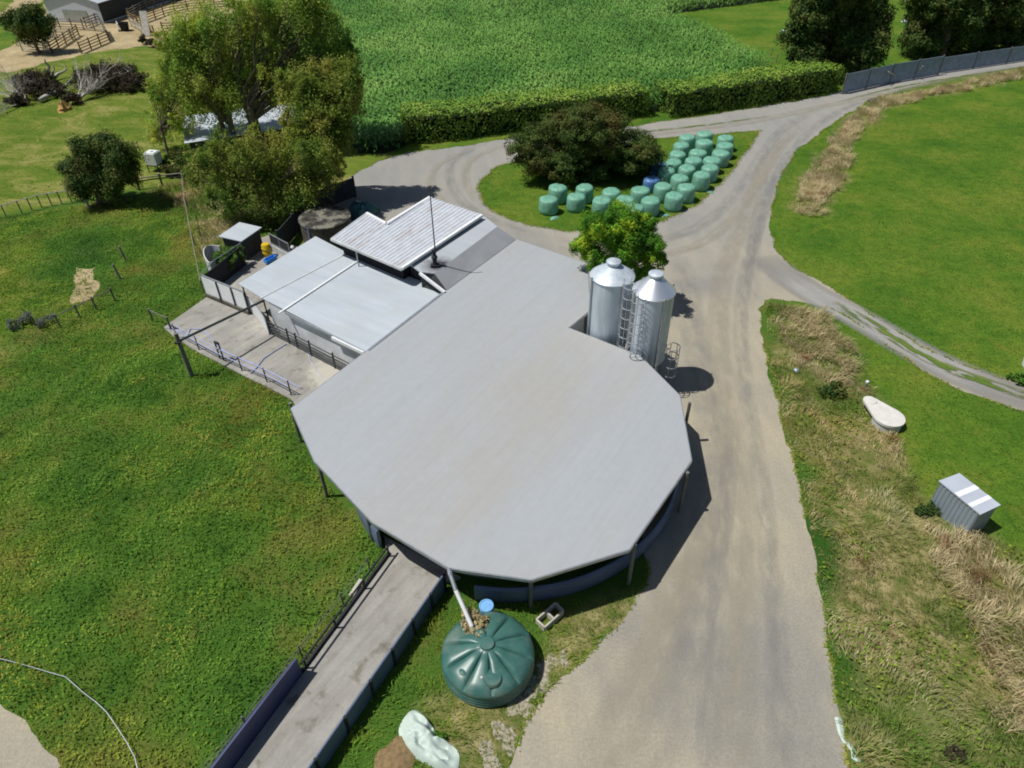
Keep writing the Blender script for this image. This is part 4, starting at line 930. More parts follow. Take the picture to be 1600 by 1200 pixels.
def balemesh(k=0):
    prof = [(.60, 0), (.70, .04), (.755, .14), (.77, .4), (.765, .8), (.75, 1.08), (.70, 1.20), (.60, 1.26), (.35, BH), (.01, BH - .01)]
    mb = MB().lathe(prof, (0, 0, 0), 36, True, lambda r, z, a: (r * (1 + (.015 + .006 * k) * math.sin(2 * a + k) + .012 * math.sin(5 * a + z * 3 + k) + .010 * math.sin(11 * a + 2 * k + z) + (.03 if z < .45 else 0) * (k % 3) * .5), z + (.02 * math.sin((2 + k % 2) * a + k) + .012 * math.sin(7 * a) if z > 1 else 0)))
    return mb
bale0 = balemesh().build('hay_bale', MATS['bale_wrap']); bmes = [bale0.data]
for k in range(1, 5):
    o = balemesh(k).build('hay_bale', MATS['bale_wrap']); bmes.append(o.data); bpy.data.objects.remove(o)
first = True
for (x, y), lb in bl_pos:
    p = at(x, y - 9 * 0, BH); q = bale0 if first else bale0.copy()
    if not first: C.objects.link(q)
    first = False; q.data = random.choice(bmes); q.location = (p[0], p[1], .01); q.rotation_euler = (0, 0, random.uniform(0, 6.28)); s = random.uniform(.96, 1.03); q.scale = (s, s, random.uniform(.94, 1.04))
    tag(q, lb, 'bale', 'mint wrapped bales on the grass island')
bb0 = balemesh().build('hay_bale', MATS['blue_wrap'])
for i, ((x, y), lb) in enumerate((((1019, 275), 'blue wrapped bale under the tree rim by the bend'), ((1029, 252), 'blue wrapped bale under the tree rim, farther back'))):
    q = bb0 if i == 0 else bb0.copy()
    if i: C.objects.link(q)
    p = at(x, y, BH); q.location = (p[0], p[1], .01); q.scale = (.9, .9, .85); tag(q, lb, 'bale', 'blue wrapped bales')
for i, (x, y, lb) in enumerate(((866, 341, 'scrap of mint wrap left of the bush at the grass edge'), (1038, 337, 'scrap of mint wrap on the roadside near the front bales'), (1077, 317, 'flattened mint wrap scrap beside the outer corner bale'), (1108, 300, 'small mint wrap scrap below the right-hand row'))):
    p = at(x, y); tag(MB().lathe([(.32, 0), (.26, .05), (.02, .08)], (p[0], p[1], .01), 12, True, lambda r, z, a: (r * (1 + .4 * math.sin(2 * a + i) + .2 * math.sin(5 * a)), z * (1 + .5 * math.sin(3 * a)))).build('wrap_scrap', MATS['bale_wrap']), lb, 'plastic scrap')

# ================================================================== VEGETATION
veg('willow_leaf', [(.38, (0.210, 0.357, 0.063)), (.5, (0.357, 0.462, 0.084)), (.62, (0.483, 0.504, 0.126))], .4, .5, drift=[(.4, (.8, .92, .9)), (.6, (1.2, 1.12, 1))])
veg('willow_dark', [(.38, (0.134, 0.224, 0.039)), (.5, (0.213, 0.291, 0.054)), (.62, (0.302, 0.325, 0.078))], .4, .45, drift=[(.4, (.8, .95, .9)), (.6, (1.2, 1.1, 1))])
veg('grey_weed', [(.4, (.15, .18, .14)), (.6, (.26, .27, .25))], .8, .3)
veg('dark_leaf', [(.38, (.040, .085, .020)), (.5, (.070, .12, .024)), (.64, (.13, .145, .038))], .6, .25)
veg('bright_leaf', [(.3, (0.060, 0.150, 0.018)), (.55, (0.105, 0.225, 0.030)), (.75, (0.165, 0.270, 0.045))], .6, .25)
veg('bronze_leaf', [(.38, (.060, .108, .022)), (.52, (.085, .120, .025)), (.64, (.125, .108, .030))], .3, .25)
veg('shrub_leaf', [(.36, (.08, .22, .022)), (.52, (.14, .34, .028)), (.60, (.32, .48, .035)), (.70, (.46, .56, .04))], .8, .45)
veg('hedge_leaf', [(.3, (0.083, 0.175, 0.028)), (.55, (0.151, 0.269, 0.041)), (.75, (0.281, 0.352, 0.083))], .5, .2)
veg('corn_leaf', [(.36, (.075, .195, .034)), (.5, (.12, .265, .048)), (.64, (.19, .34, .075))], .10, .3, .5, .5)
veg('weed_leaf', [(.34, (.075, .175, .026)), (.46, (.14, .26, .036)), (.56, (.19, .31, .05)), (.68, (.23, .29, .075))], .42, .42, .8, .12, 3, [(.34, (.66, .88, .95)), (.43, (.95, 1.08, .95)), (.50, (1.45, 1.25, 1.05)), (.56, (1.75, 1.28, 1.2)), (.64, (1.45, .82, .85))])
veg('straw_blade', [(.34, (.12, .23, .03)), (.45, (.20, .27, .06)), (.51, (.42, .38, .17)), (.60, (.64, .56, .34)), (.69, (.28, .15, .08))], .38, .42, .8, .12, 4, [(.38, (.8, .95, .8)), (.5, (1, 1, 1)), (.62, (1.2, 1.05, 1.0))])
veg('straw_only', [(.38, (.44, .37, .19)), (.55, (.70, .60, .37)), (.68, (.40, .26, .14))], .6, .4, .85, .1, 4)
veg('olive_blade', [(.3, (0.126, 0.210, 0.026)), (.55, (0.231, 0.273, 0.042)), (.75, (0.462, 0.399, 0.126))], .5, .2, .85, .1)
veg('dead_leaf', [(.3, (0.039, 0.031, 0.020)), (.6, (0.066, 0.053, 0.031)), (.8, (0.083, 0.077, 0.033))], .8, .1)

def crown_points(blobs, per_m2=26, sub=.34, flat=1.0):
    """leaf positions in clumps over each blob; returns P, outward directions, tint"""
    PP, OO, TT = [], [], []
    for (x, y, z, rx, ry, rz) in blobs:
        area = 4 * math.pi * ((rx * ry + rx * rz + ry * rz) / 3); n = int(area * per_m2 * 1.5); K = max(12, int(area * 2.0))
        dirs = rand_unit(K); dirs[:, 2] = np.abs(dirs[:, 2]) * np.where(rng.random(K) < .72, 1, -1)
        rad = (rng.uniform(.12, 1.0, K) ** .55)[:, None]; cs = dirs * rad * np.array([rx, ry, rz]) + np.array([x, y, z])
        csz = rng.uniform(.6, 1.3, K) * sub * min(rx, ry, rz); ct = rng.uniform(.78, 1.2, K)
        k = rng.integers(0, K, n); g_ = rand_unit(n) * (rng.random(n) ** .45)[:, None]
        P = cs[k] + g_ * csz[k][:, None] * np.array([1, 1, flat]); O = g_ + dirs[k] * .6
        PP.append(P); OO.append(O / (np.linalg.norm(O, axis=1, keepdims=True) + 1e-6)); TT.append(ct[k] * rng.uniform(.8, 1.2, n))
    P, O, T_ = np.concatenate(PP), np.concatenate(OO), np.concatenate(TT)
    ok = P[:, 2] > .08
    return P[ok], O[ok], T_[ok]
def limb_path(a, b_, sag=.15, n=5, rnd=.12):
    a, b_ = Vector(a), Vector(b_); L = (b_ - a).length; out = []
    for i in range(n + 1):
        s = i / n; p = a.lerp(b_, s); 
        k = math.sin(s * math.pi) * rnd * L
        p += Vector((random.uniform(-k, k), random.uniform(-k, k), random.uniform(-k, k) * .5 + sag * L * math.sin(s * math.pi) * .3)) * .5; out.append(p)
    return out
def tree(name, label, cat, base, trunk_h, tr, blobs, mat, dens=26, leaf=.13, sub=.34, group=None, bark='bark', flat=1.0, bias=.5, multi=1, limbs=True):
    t_ = thing(name, base, label, cat, group)
    mb = MB(); top = Vector(base) + Vector((random.uniform(-.3, .3), random.uniform(-.2, .2), trunk_h))
    for m_ in range(multi):
        off = Vector((random.uniform(-.5, .5), random.uniform(-.4, .4), 0)) * (multi > 1)
        mb.tube([Vector(base) + off, Vector(base).lerp(top, .5) + off * 1.3, top + off * 1.6], [tr * 1.25, tr, tr * .8], 9)
    if limbs:
        for bl in blobs:
            st = Vector(base).lerp(top, random.uniform(.65, 1))
            pth = limb_path(st, bl[:3]); mb.tube(pth, [tr * .5 * (1 - .8 * i / 5) for i in range(6)], 6)
            for _ in range(4):
                s = pth[random.randint(2, 4)]; e2 = Vector(bl[:3]) + Vector((random.uniform(-1, 1) * bl[3], random.uniform(-1, 1) * bl[4], random.uniform(-.3, 1) * bl[5])) * .5
                mb.tube(limb_path(s, e2, n=3), [tr * .18, tr * .12, tr * .08, tr * .03], 5)
    mb.build('trunk', MATS[bark], t_)
    P, O, T_ = crown_points(blobs, dens, sub, flat)
    quads_mesh('crown', leaves(P, leaf, O, bias), T_, MATS[mat], t_)
    return t_
def PB(l, Y, r, rz=None, jit=.8):
    """blobs from pixels on the upright plane at depth Y"""
    out = []
    for q in l:
        x, y = q[:2]; rr = q[2] if len(q) > 2 else r; p = atY(x, y, Y + random.uniform(-jit, jit)); p = (p[0], p[1], max(p[2], rr * .6))
        out.append((p[0], p[1], p[2], rr, rr * .95, (rz or .9) * rr))
    return out

def sprays(bl, k=3, f=.42):
    """ragged smaller tufts standing out of each blob"""
    out = list(bl)
    for (x, y, z, rx, ry, rz) in bl:
        for _ in range(k):
            a = random.uniform(0, 6.28); e2 = random.uniform(-.3, 1.1); q = random.uniform(.85, 1.15)
            out.append((x + rx * q * math.cos(a) * math.cos(e2), y + ry * q * math.sin(a) * math.cos(e2), max(.4, z + rz * q * math.sin(e2)), rx * f * random.uniform(.6, 1.2), ry * f, rz * f * random.uniform(.9, 1.6)))
    return out
# willows
tree('willow_tree', 'tall pale green willow, leftmost of the big clump over the grey calf shed', 'tree', at(365, 238), 4.2, .24,
     sprays(PB([(300, 50), (285, 95), (340, 42), (335, 90), (385, 65), (305, 140), (362, 130), (398, 110), (335, 165), (290, 70), (375, 160)], 66, 1.8, 1.15)), 'willow_leaf', 54, .085, .42, group='willows behind the shed', multi=3, flat=1.5, bias=.3)
tree('willow_tree', 'tallest feathery willow in the middle of the clump, reaching the crop field', 'tree', at(405, 243), 4.5, .26,
     sprays(PB([(425, 35), (465, 15), (440, 85), (490, 60), (515, 105), (470, 120), (420, 130), (512, 60), (400, 22), (490, 30), (525, 110), (440, 150)], 66, 1.9, 1.15)), 'willow_leaf', 54, .085, .42, group='willows behind the shed', multi=3, flat=1.5, bias=.3)
tree('willow_tree', 'darker willow at the right end of the clump against the maize', 'tree', at(512, 292), 3.4, .24,
     sprays(PB([(500, 140), (530, 132), (515, 175), (482, 180), (536, 168), (500, 215), (470, 150), (535, 145), (515, 205), (480, 215), (500, 232), (520, 212), (485, 235), (505, 245)], 54.2, 1.6, 1.1, 1.6)), 'willow_dark', 70, .09, .42, group='willows behind the shed', multi=2, flat=1.4, bias=.3)
tree('willow_tree', 'lower bushy willow in front of the clump, just above the round concrete tank', 'tree', at(432, 342), 2.0, .2,
     sprays(PB([(345, 250), (395, 240), (445, 238), (492, 250), (372, 285), (420, 280), (468, 285), (352, 305), (405, 318), (448, 312), (320, 270), (505, 270), (440, 300), (480, 300), (500, 250)], 50.9, 1.4, 1.1)), 'willow_dark', 70, .08, .44, group='willows behind the shed', multi=3, flat=1.5, bias=.3)
tree('willow_tree', 'thin young willow standing left of the clump beside the white tank', 'tree', at(264, 245), 3.0, .10,
     sprays(PB([(255, 140), (278, 122), (262, 178), (300, 165), (250, 210), (290, 205), (310, 130)], 66, 1.25, 1.5)), 'willow_leaf', 50, .08, .45, group='willows behind the shed')
# calf shed under the willows
ZC = 1.9
cs = thing('calf_shed', at(375, 225)[:2], 'long grey-roofed calf shed half hidden under the willows', 'shed')
cr_ = [at(x, y, ZC)[:2] for x, y in ((286, 182), (455, 160), (466, 197), (288, 224))]
MB().prism(cr_, ZC - .06, ZC).build('roof', MATS['pale_roof'], cs)
cx_, cy_ = sum(p[0] for p in cr_) / 4, sum(p[1] for p in cr_) / 4
MB().prism([(cx_ + (p[0] - cx_) * .94, cy_ + (p[1] - cy_) * .9) for p in cr_], 0, ZC - .06).build('wall', MATS['dark_board_and_shade'], cs)

# round bronze tree on the island
Yt = 59.5
c0 = at(912, 268)
bs = PB([(915, 190), (870, 200), (960, 200), (838, 218), (995, 225), (915, 225), (875, 240), (955, 245), (840, 248), (1000, 252), (905, 262), (960, 265), (865, 262), (820, 230), (1012, 245)], Yt, 1.7, .75, 1.8)
bs += PB([(880, 262), (930, 268), (985, 262), (840, 255), (1005, 240), (905, 240), (950, 235)], 57.6, 1.5, .8, .6)
bs += [(c0[0] + 1.5 * math.cos(a), Yt + 2.2 * math.sin(a), 4.2, 2.2, 2.0, 1.2) for a in (0, 1.5, 3, 4.5)]
tree('spreading_tree', 'wide round bronze-green tree shading the bale group on the island', 'tree', c0, 1.6, .35, bs, 'bronze_leaf', 130, .08, .46, flat=.6, bias=.8)
# yellow-green shrub behind silos
Ys = 38.2
bs = []
for (x, y, r) in ((935, 350, 1.0), (968, 338, 1.0), (1000, 362, 1.0), (915, 378, .95), (955, 372, 1.2), (1020, 385, .8), (930, 402, .9), (975, 398, 1.1), (1012, 408, .85), (950, 420, 1.0), (995, 428, .95), (910, 385, .7), (925, 360, .7), (1030, 400, .7), (1005, 345, .7), (968, 360, 1.3), (985, 380, 1.3)):
    p = atY(x, y, Ys + random.uniform(-.8, .8)); bs.append((p[0], p[1], p[2], r, r, r * .9))
tree('yellow_shrub', 'rounded yellow and green shrub tree standing behind the silos', 'shrub', at(985, 478), 1.6, .16, bs, 'shrub_leaf', 230, .07, .42, bias=.8, limbs=False)

# hedges
def hedge(label, line, h, wd, dens=62):
    P = [Vector(at(x, y)) for x, y in line]; t_ = thing('hedge', P[0], label, 'hedge', 'clipped hedges along the lane')
    core = MB(); PP, OO = [], []
    for i in range(len(P) - 1):
        a, b_ = P[i], P[i + 1]; dd = (b_ - a).normalized(); n_ = Vector((-dd.y, dd.x, 0)); L_ = (b_ - a).length
        ca, cb = a + n_ * wd / 2, b_ + n_ * wd / 2
        ca = ca + dd * (.5 if i == 0 else 0); cb = cb - dd * (.5 if i == len(P) - 2 else 0); core.beam((ca.x, ca.y, h * .42), (cb.x, cb.y, h * .42), wd - 1.0 - .01 * i, h * .78)
        def put(n, fx, out, dirs):
            s = rng.random(n) * L_; base = np.array(a)[None] + np.array(dd)[None] * s[:, None]
            PP.append(base + fx(n)); OO.append(np.tile(dirs, (n, 1)))
        nn_ = np.array(n_); zz_ = np.array([0, 0, 1.0])
        lump = lambda n: rng.normal(0, .09, (n, 3))
        put(int(L_ * wd * dens), lambda n: nn_ * (rng.random(n) * wd)[:, None] + zz_ * h + lump(n), None, zz_)
        put(int(L_ * h * dens), lambda n: zz_ * (rng.random(n) * h)[:, None] + lump(n) * 1.5, None, -nn_)
        put(int(L_ * h * dens * .5), lambda n: zz_ * (rng.random(n) * h)[:, None] + nn_ * wd + lump(n), None, nn_)
    for p, dd in ((P[0], -(P[1] - P[0]).normalized()), (P[-1], (P[-1] - P[-2]).normalized())):
        n = int(wd * h * dens); n_ = Vector((-(dd.y), dd.x, 0)); n_ = n_ if n_.y > 0 else -n_
        PP.append(np.array(p)[None] + np.array(n_)[None] * (rng.random(n) * wd)[:, None] + np.array([0, 0, 1.0]) * (rng.random(n) * h)[:, None] + rng.normal(0, .1, (n, 3))); OO.append(np.tile(np.array(dd), (n, 1)))
    Q, O = np.concatenate(PP), np.concatenate(OO)
    lum = vnoise2(Q[:, 0] + Q[:, 2] * .7, Q[:, 1] + Q[:, 2] * .5, .8, 4) + .6 * vnoise2(Q[:, 0] * 1.3 - Q[:, 2], Q[:, 1], .35, 8)
    Q = Q + O * (lum * np.where(O[:, 2] > .5, .17, .24) + .16 * vnoise2(Q[:, 0], Q[:, 1], 2.6, 14) - .05)[:, None]; Q[:, 2] = np.maximum(Q[:, 2], .05)
    keep = rng.random(len(Q)) < np.where((lum < -.6) & (O[:, 2] < .5), .35, 1.0)
    core.build('stems_and_core', MATS['core_green'], t_)  # solid green-black filler box behind the leaves, no separate twigs
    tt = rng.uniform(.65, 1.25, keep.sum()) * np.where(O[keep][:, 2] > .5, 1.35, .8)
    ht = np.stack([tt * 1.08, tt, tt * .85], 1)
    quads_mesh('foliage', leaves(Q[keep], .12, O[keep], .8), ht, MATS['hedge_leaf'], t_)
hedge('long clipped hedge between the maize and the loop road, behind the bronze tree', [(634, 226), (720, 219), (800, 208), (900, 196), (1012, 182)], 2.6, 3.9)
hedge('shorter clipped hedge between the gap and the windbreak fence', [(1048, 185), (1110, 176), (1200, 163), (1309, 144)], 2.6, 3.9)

# big dark trees
Yd = 84
tree('conifer_tree', 'big dark evergreen tree right behind the end of the hedge', 'tree', at(1312, 122), 3, .35,
     PB([(1262, 92), (1300, 95), (1345, 90), (1358, 72), (1250, 62), (1290, 55), (1335, 50), (1362, 35), (1265, 25), (1310, 15), (1350, 5), (1270, -10), (1320, -25), (1362, -5), (1290, -50), (1350, -50), (1320, 70)], Yd + 3, 2.3, 1.0, 1.8), 'dark_leaf', 64, .15, .30, group='dark trees behind the windbreak', bias=.6)
tree('conifer_tree', 'dark broad tree with lighter green left side over the windbreak fence', 'tree', at(1470, 92), 3, .4,
     PB([(1434, 66), (1462, 72), (1446, 35), (1480, 45), (1500, 66), (1442, 5), (1475, 5), (1510, 30), (1455, -30), (1500, -20)], 95, 2.4, 1.0, 1.8), 'dark_leaf', 64, .15, .30, group='dark trees behind the windbreak', bias=.6)
tree('conifer_tree', 'dark tree filling the top right corner above the shaded lane', 'tree', at(1580, 82), 3, .4,
     PB([(1545, 60), (1580, 55), (1615, 50), (1540, 20), (1580, 10), (1620, 5), (1560, -30), (1610, -40), (1650, 40), (1660, -10), (1700, 30)], 97, 2.6, 1.0, 1.8), 'dark_leaf', 64, .15, .30, group='dark trees behind the windbreak', bias=.6)
# left trees
tree('round_tree', 'dense round dark green tree standing alone on the left paddock fence line', 'tree', at(158, 318), 1.2, .28,
     PB([(128, 240), (160, 230), (190, 245), (120, 268), (155, 262), (195, 270), (135, 292), (172, 292), (150, 282), (185, 260), (155, 250), (140, 275), (172, 275)], 55, 1.25, .95, .9), 'dark_leaf', 200, .085, .5, bias=.8, limbs=False)
tree('round_tree', 'small dark tree by the wooden pens at the top left corner', 'tree', at(62, 84), 2.2, .2,
     PB([(25, 35), (50, 25), (68, 40), (35, 50), (58, 55), (45, 38)], 103, 1.7, .9), 'dark_leaf', 60, .13, .4, bias=.7)
def bush(label, x, y, spec, Y, mat, dens=70, leaf=.09, zb=0.0):
    bs = []
    for q in spec:
        r_ = q[2] if len(q) > 2 else .75; p = at(q[0], q[1], zb + r_ * .6); bs.append((p[0], p[1], p[2], r_, r_, r_ * .85))
    t_ = thing('bush', at(x, y), label, 'bush')
    mb = MB()
    for b_ in bs: mb.tube([at(x, y, zb), b_[:3]], [.04, .01], 5)
    mb.build('stems_and_core', MATS['bark'], t_); P, O, T_ = crown_points(bs, dens, .4); quads_mesh('foliage', leaves(P, leaf, O, .5), T_, MATS[mat], t_)
bush('brownish bush between the white tank and the thin willow', 272, 272, [(258, 255), (272, 248), (285, 256), (278, 268), (262, 267)], 61, 'bronze_leaf', 90)
bush('olive brown low bush at the edge of the sandy yard', 250, 78, [(238, 68), (250, 72), (258, 70), (226, 64)], 103, 'dead_leaf', 60, .12)
bush('green weeds bush filling the corner between curved screen and pipe rail', 358, 410, [(345, 402, .5), (357, 396, .55), (362, 408, .5), (375, 396, .5), (350, 410, .4)], 41.5, 'bright_leaf', 220, .06, .75)
bush('dark green shrub leaning on the left end of the blue-grey garden shed', 1450, 800, [(1448, 792, .35), (1458, 797, .3), (1441, 800, .3)], 20.6, 'dark_leaf', 160, .06)
bush('blue-green succulent clump at the right photo edge by the track', 1590, 595, [(1583, 590, .3), (1595, 593, .4), (1603, 588, .4)], 30.3, 'bright_leaf', 130, .08)
bush('dark green gorse bush among the dry verge grass beside the road', 1300, 618, [(1292, 612, .45), (1305, 606, .5), (1312, 616, .4)], 29.2, 'dark_leaf', 140, .07)
bush('grey leafless shrub low in the bottom right grass', 1490, 1180, [(1482, 1178, .25), (1495, 1174, .3), (1502, 1184, .22)], 10.6, 'dead_leaf', 160, .05)
bush('low grey-blue weed clump at the left photo edge beyond the short rail', 50, 505, [(20, 508, .45), (40, 500, .5), (62, 506, .45), (80, 498, .35)], 33.5, 'grey_weed', 260, .05)
bush('tiny weed clump with yellow flowers right of the tarpaulin', 690, 1152, [(684, 1147, .16), (692, 1152, .2)], 11.4, 'shrub_leaf', 160, .05)
bush('dry brown brush growing up over the rim of the green tank under the downpipe', 735, 975, [(733, 960, .30), (747, 972, .32), (736, 984, .30), (754, 984, .28), (746, 994, .26), (727, 976, .24), (758, 970, .2)], 14.9, 'straw_only', 260, .06, TZ + .15)

# dead trees
def deadtree(label, base, arms, mat='dead_wood', stump=True, r0=.2, kids=5, spread=.5):
    t_ = thing('dead_tree', base, label, 'dead tree', 'fallen dead trees'); mb = MB()
    for (x, y, z) in arms:
        e2 = at(x, y, z); pth = limb_path(base if len(base) > 2 else (*base, .2), e2, .1, 5, .12); mb.tube(pth, [r0 * (1 - .17 * i) for i in range(6)], 7)
        for k in range(kids):
            s = pth[random.randint(1, 5)]; d_ = (Vector(e2) - Vector(base)).normalized(); L_ = random.uniform(1.2, 3.2)
            q = s + (d_ * .7 + Vector((random.uniform(-1, 1), random.uniform(-1, 1), random.uniform(-.2, .8))) * spread) * L_; q.z = max(.1, q.z)
            sub = limb_path(s, q, .1, 3, .15); mb.tube(sub, [r0 * .32, r0 * .22, r0 * .14, r0 * .05], 5)
            for _ in range(2):
                q2 = sub[2] + Vector((random.uniform(-1, 1), random.uniform(-1, 1), random.uniform(-.2, 1))) * 1.0; q2.z = max(.08, q2.z); mb.tube([sub[2], q2], [r0 * .12, r0 * .03], 4)
    mb.build('branches', MATS[mat], t_)
    if stump:
        P, O, T_ = crown_points([(base[0] - .3, base[1] - .6, .4, 1.2, .8, .8)], 60, .5); quads_mesh('root_mass', leaves(P, .13, O, .3), T_, MATS['dead_leaf'], t_)
    return t_
def G(x, y, z=.3): return at(x, y, z)
deadtree('fallen dead tree with a fan of pinkish bare twigs at the left photo edge', G(36, 158), [(2, 128, 1.2), (14, 122, 1.5), (25, 130, 2.2), (-8, 145, .6), (-5, 165, .4), (0, 175, .3), (48, 132, 1.0), (10, 140, 1)], kids=16, r0=.085)
deadtree('bleached forked trunk lying between the two brush heaps', G(62, 157), [(90, 142, .5), (112, 130, .6)], stump=False, r0=.26, kids=3, spread=.8)
deadtree('bleached broken trunk with one upright limb, nearest the sandy yard', G(82, 123), [(106, 108, .8), (80, 112, 2.0), (70, 92, 3.2)], stump=False, r0=.30, kids=1, spread=.6)
deadtree('fallen dead tree forking to long bare branches over the right brush heap', G(121, 156), [(142, 124, 1.5), (140, 140, 1.0), (165, 130, 1.2), (200, 112, 1.5), (185, 98, 2.5), (132, 110, 2.5)], kids=12, r0=.13)
for lb, spec in (('dark brush heap behind the fan of bare twigs', [(45, 128, 1.1), (62, 122, 1.1), (78, 132, 1.0), (55, 140, 1.0), (88, 138, .7), (32, 125, .8)]), ('long dark brush heap right of the bleached trunks', [(130, 122, 1.0), (150, 115, 1.1), (172, 112, 1.2), (195, 115, 1.2), (215, 122, .9), (160, 130, 1.1), (185, 130, 1.1), (208, 130, .8), (225, 130, .5)])):
    bs = []
    for x, y, r in spec: p = at(x, y + 6, .5); bs.append((p[0], p[1], .6, r * 1.5, r * 1.5, r * 1.15))
    t_ = thing('brush_heap', bs[0][:2], lb, 'brush heap', 'dark brush heaps'); P, O, T_ = crown_points(bs, 60, .4); quads_mesh('leaves', leaves(P, .10, O, .5), T_, MATS['dead_leaf'], t_)
    mb = MB(); mb.tube([(b_[0], b_[1], .2) for b_ in bs], .05, 5)
    for b_ in bs:
        for _ in range(5): mb.tube([(b_[0], b_[1], .2), (b_[0] + random.uniform(-1.6, 1.6), b_[1] + random.uniform(-1.4, 1.4), random.uniform(.5, 1.6))], [.04, .015], 4)
    mb.build('twigs', MATS['bark'], t_)
p = at(101, 172); tag(MB().lathe([(.8, 0), (.6, .12), (.66, .3), (.45, .45), (.35, .7), (.02, .8)], p, 22, True, lambda r, z, a: (r * (1 + .25 * math.sin(3 * a) + .12 * math.sin(7 * a + z * 9)), z * (1 + .25 * math.sin(4 * a)))).build('root_plate', MATS['orange_soil']), 'orange clay clod at the root end of the right dead tree', 'clay clod')

# top left farm things
fs_ = thing('white_shed', at(120, 35), 'white gabled farm shed cut off by the top edge of the photo', 'shed')
a, b_ = Vector(at(79, 32)), Vector(at(163, 37)); dd = (b_ - a).normalized(); back = Vector((-dd.y, dd.x, 0)) * 22; hh = 2.9; mid = (a + b_) / 2
mb = MB(); ring = [a, b_, b_ + Vector((0, 0, hh)), mid + Vector((0, 0, hh + 1.3)), a + Vector((0, 0, hh))]
n = 5; mb.add([tuple(p) for p in ring] + [tuple(p + back) for p in ring], [(0, 1, 2, 3, 4), (9, 8, 7, 6, 5), (1, 6, 7, 2), (0, 4, 9, 5)]); mb.build('wall', simple('shed_white', (.56, .60, .65), .6, 0, .06), fs_)
rm = MB(); ov = dd * .3; f_ = -back.normalized() * .25
for s, p in ((-1, a), (1, b_)):
    e2 = p + Vector((0, 0, hh - .1)) + ov * s; r_ = mid + Vector((0, 0, hh + 1.36))
    vs = [e2 + f_, r_ + f_, r_ + back, e2 + back]; vs += [v_ + Vector((0, 0, .08)) for v_ in vs]
    rm.add(vs, [(0, 1, 2, 3), (7, 6, 5, 4), (0, 4, 5, 1), (1, 5, 6, 2), (2, 6, 7, 3), (3, 7, 4, 0)])
rm.build('roof', MATS['pale_roof'], fs_)
MB().beam(tuple(b_ + dd * .04 + Vector((0, 0, hh / 2 + .1))), tuple(b_ + dd * .04 + back * .995 + Vector((0, 0, hh / 2 + .1))), .06, hh - .3).build('side_cladding', MATS['dark_board_and_shade'], fs_)
wm_ = a.lerp(b_, .5) - back.normalized() * .06; MB().beam(tuple(a.lerp(b_, .30) - back.normalized() * .05 + Vector((0, 0, .95))), tuple(a.lerp(b_, .74) - back.normalized() * .05 + Vector((0, 0, .95))), .05, 1.5).build('door', MATS['steel'], fs_)
pens = [([(36, 80), (82, 84)], 'pale rail pen side under the small corner tree', 'pale_timber'), ([(82, 84), (124, 56)], 'dark rail pen side running from the corner tree shade to the shed', 'timber'),
        ([(128, 84), (172, 65)], 'sunlit brown gate-like pen fence at the right corner of the pens', 'timber'), ([(172, 65), (164, 50), (122, 46), (76, 44)], 'back rails of the pens along the white shed front', 'grey_timber'),
        ([(136, 44), (168, 32)], 'short brown rail running up to the shed corner', 'timber'), ([(64, 62), (118, 62)], 'middle pale rail dividing the shaded pens', 'pale_timber'),
        ([(203, 34), (222, 44), (243, 58)], 'small pen fence by the upright white board', 'timber'), ([(216, 40), (240, 31), (262, 23), (300, 16), (350, 13), (420, 12)], 'curved wooden rail fence across the sandy yard', 'timber'),
        ([(203, 30), (232, 14), (262, 4), (300, -4), (350, -6)], 'outer curved rail fence beside the dark shed wall', 'grey_timber'), ([(256, 52), (266, 52), (320, 46)], 'lone rail fence half hidden by the left willow', 'timber')]
for l, lb, mt in pens:
    P = [Vector(at(x, y)) for x, y in l]; T = sum((P[i + 1] - P[i]).length for i in range(len(P) - 1)); k = max(1, round(T / 2.2))
    railfence('rail_fence', l, [i / k for i in range(k + 1)], (.3, .65, 1.0, 1.35), lb, 1.55, MATS[mt], .10, .07, group='wooden stockyard pens')
q = at(232, 57); t2 = at(228, 28); mb = MB(); a, b_ = Vector((q[0] - .2, q[1], .05)), Vector((q[0] - .45, q[1] + 1.6, 3.0)); mb.beam(a, b_, 1.0, .08)
tag(mb.build('board', MATS['pale_timber']), 'tall whitish board leaning on the small pen', 'board')
a, b_ = at(202, 30, 1.0), at(221, 42, 1.0); gtt = thing('farm_gate', at(202, 30), 'pale metal gate swung open at the stockyard corner', 'gate'); mb = MB()
for z in (.3, .6, .9, 1.2): mb.beam((a[0], a[1], z), (b_[0], b_[1], z), .05, .07)
mb.beam((a[0], a[1], .3), (b_[0], b_[1], 1.2), .05, .07); mb.build('bars', MATS['pale_timber'], gtt); mb = MB()
for p in (a, b_): mb.tube([(p[0], p[1], 0), (p[0], p[1], 1.5)], .08, 6)
mb.build('posts', MATS['pale_timber'], gtt)
p = at(196, 48); fd = thing('feed_bin', p, 'tipped black bin with white side panel on the sand by the pens', 'bin')
MB().lathe([(.55, .1), (.75, 1.1), (.68, 1.1), (.5, .2), (.01, .2)], p, 20).build('tub', MATS['rubber_and_shade_dark'], fd); MB().beam((p[0] - 1.1, p[1] + .3, .8), (p[0] - .6, p[1] - .5, .6), .08, 1.0).build('side_panel', MATS['white_plastic'], fd)
MB().tube([(p[0] - .8, p[1] - .5, .12), (p[0] + 1.2, p[1] - .2, .12)], .1, 6).build('skid', MATS['rubber_and_shade_dark'], fd)
p = at(246, 266); ib = thing('liquid_tank', p, 'white plastic cube tank on a dark frame beside the brown bush', 'tank'); a_ = R(-12)
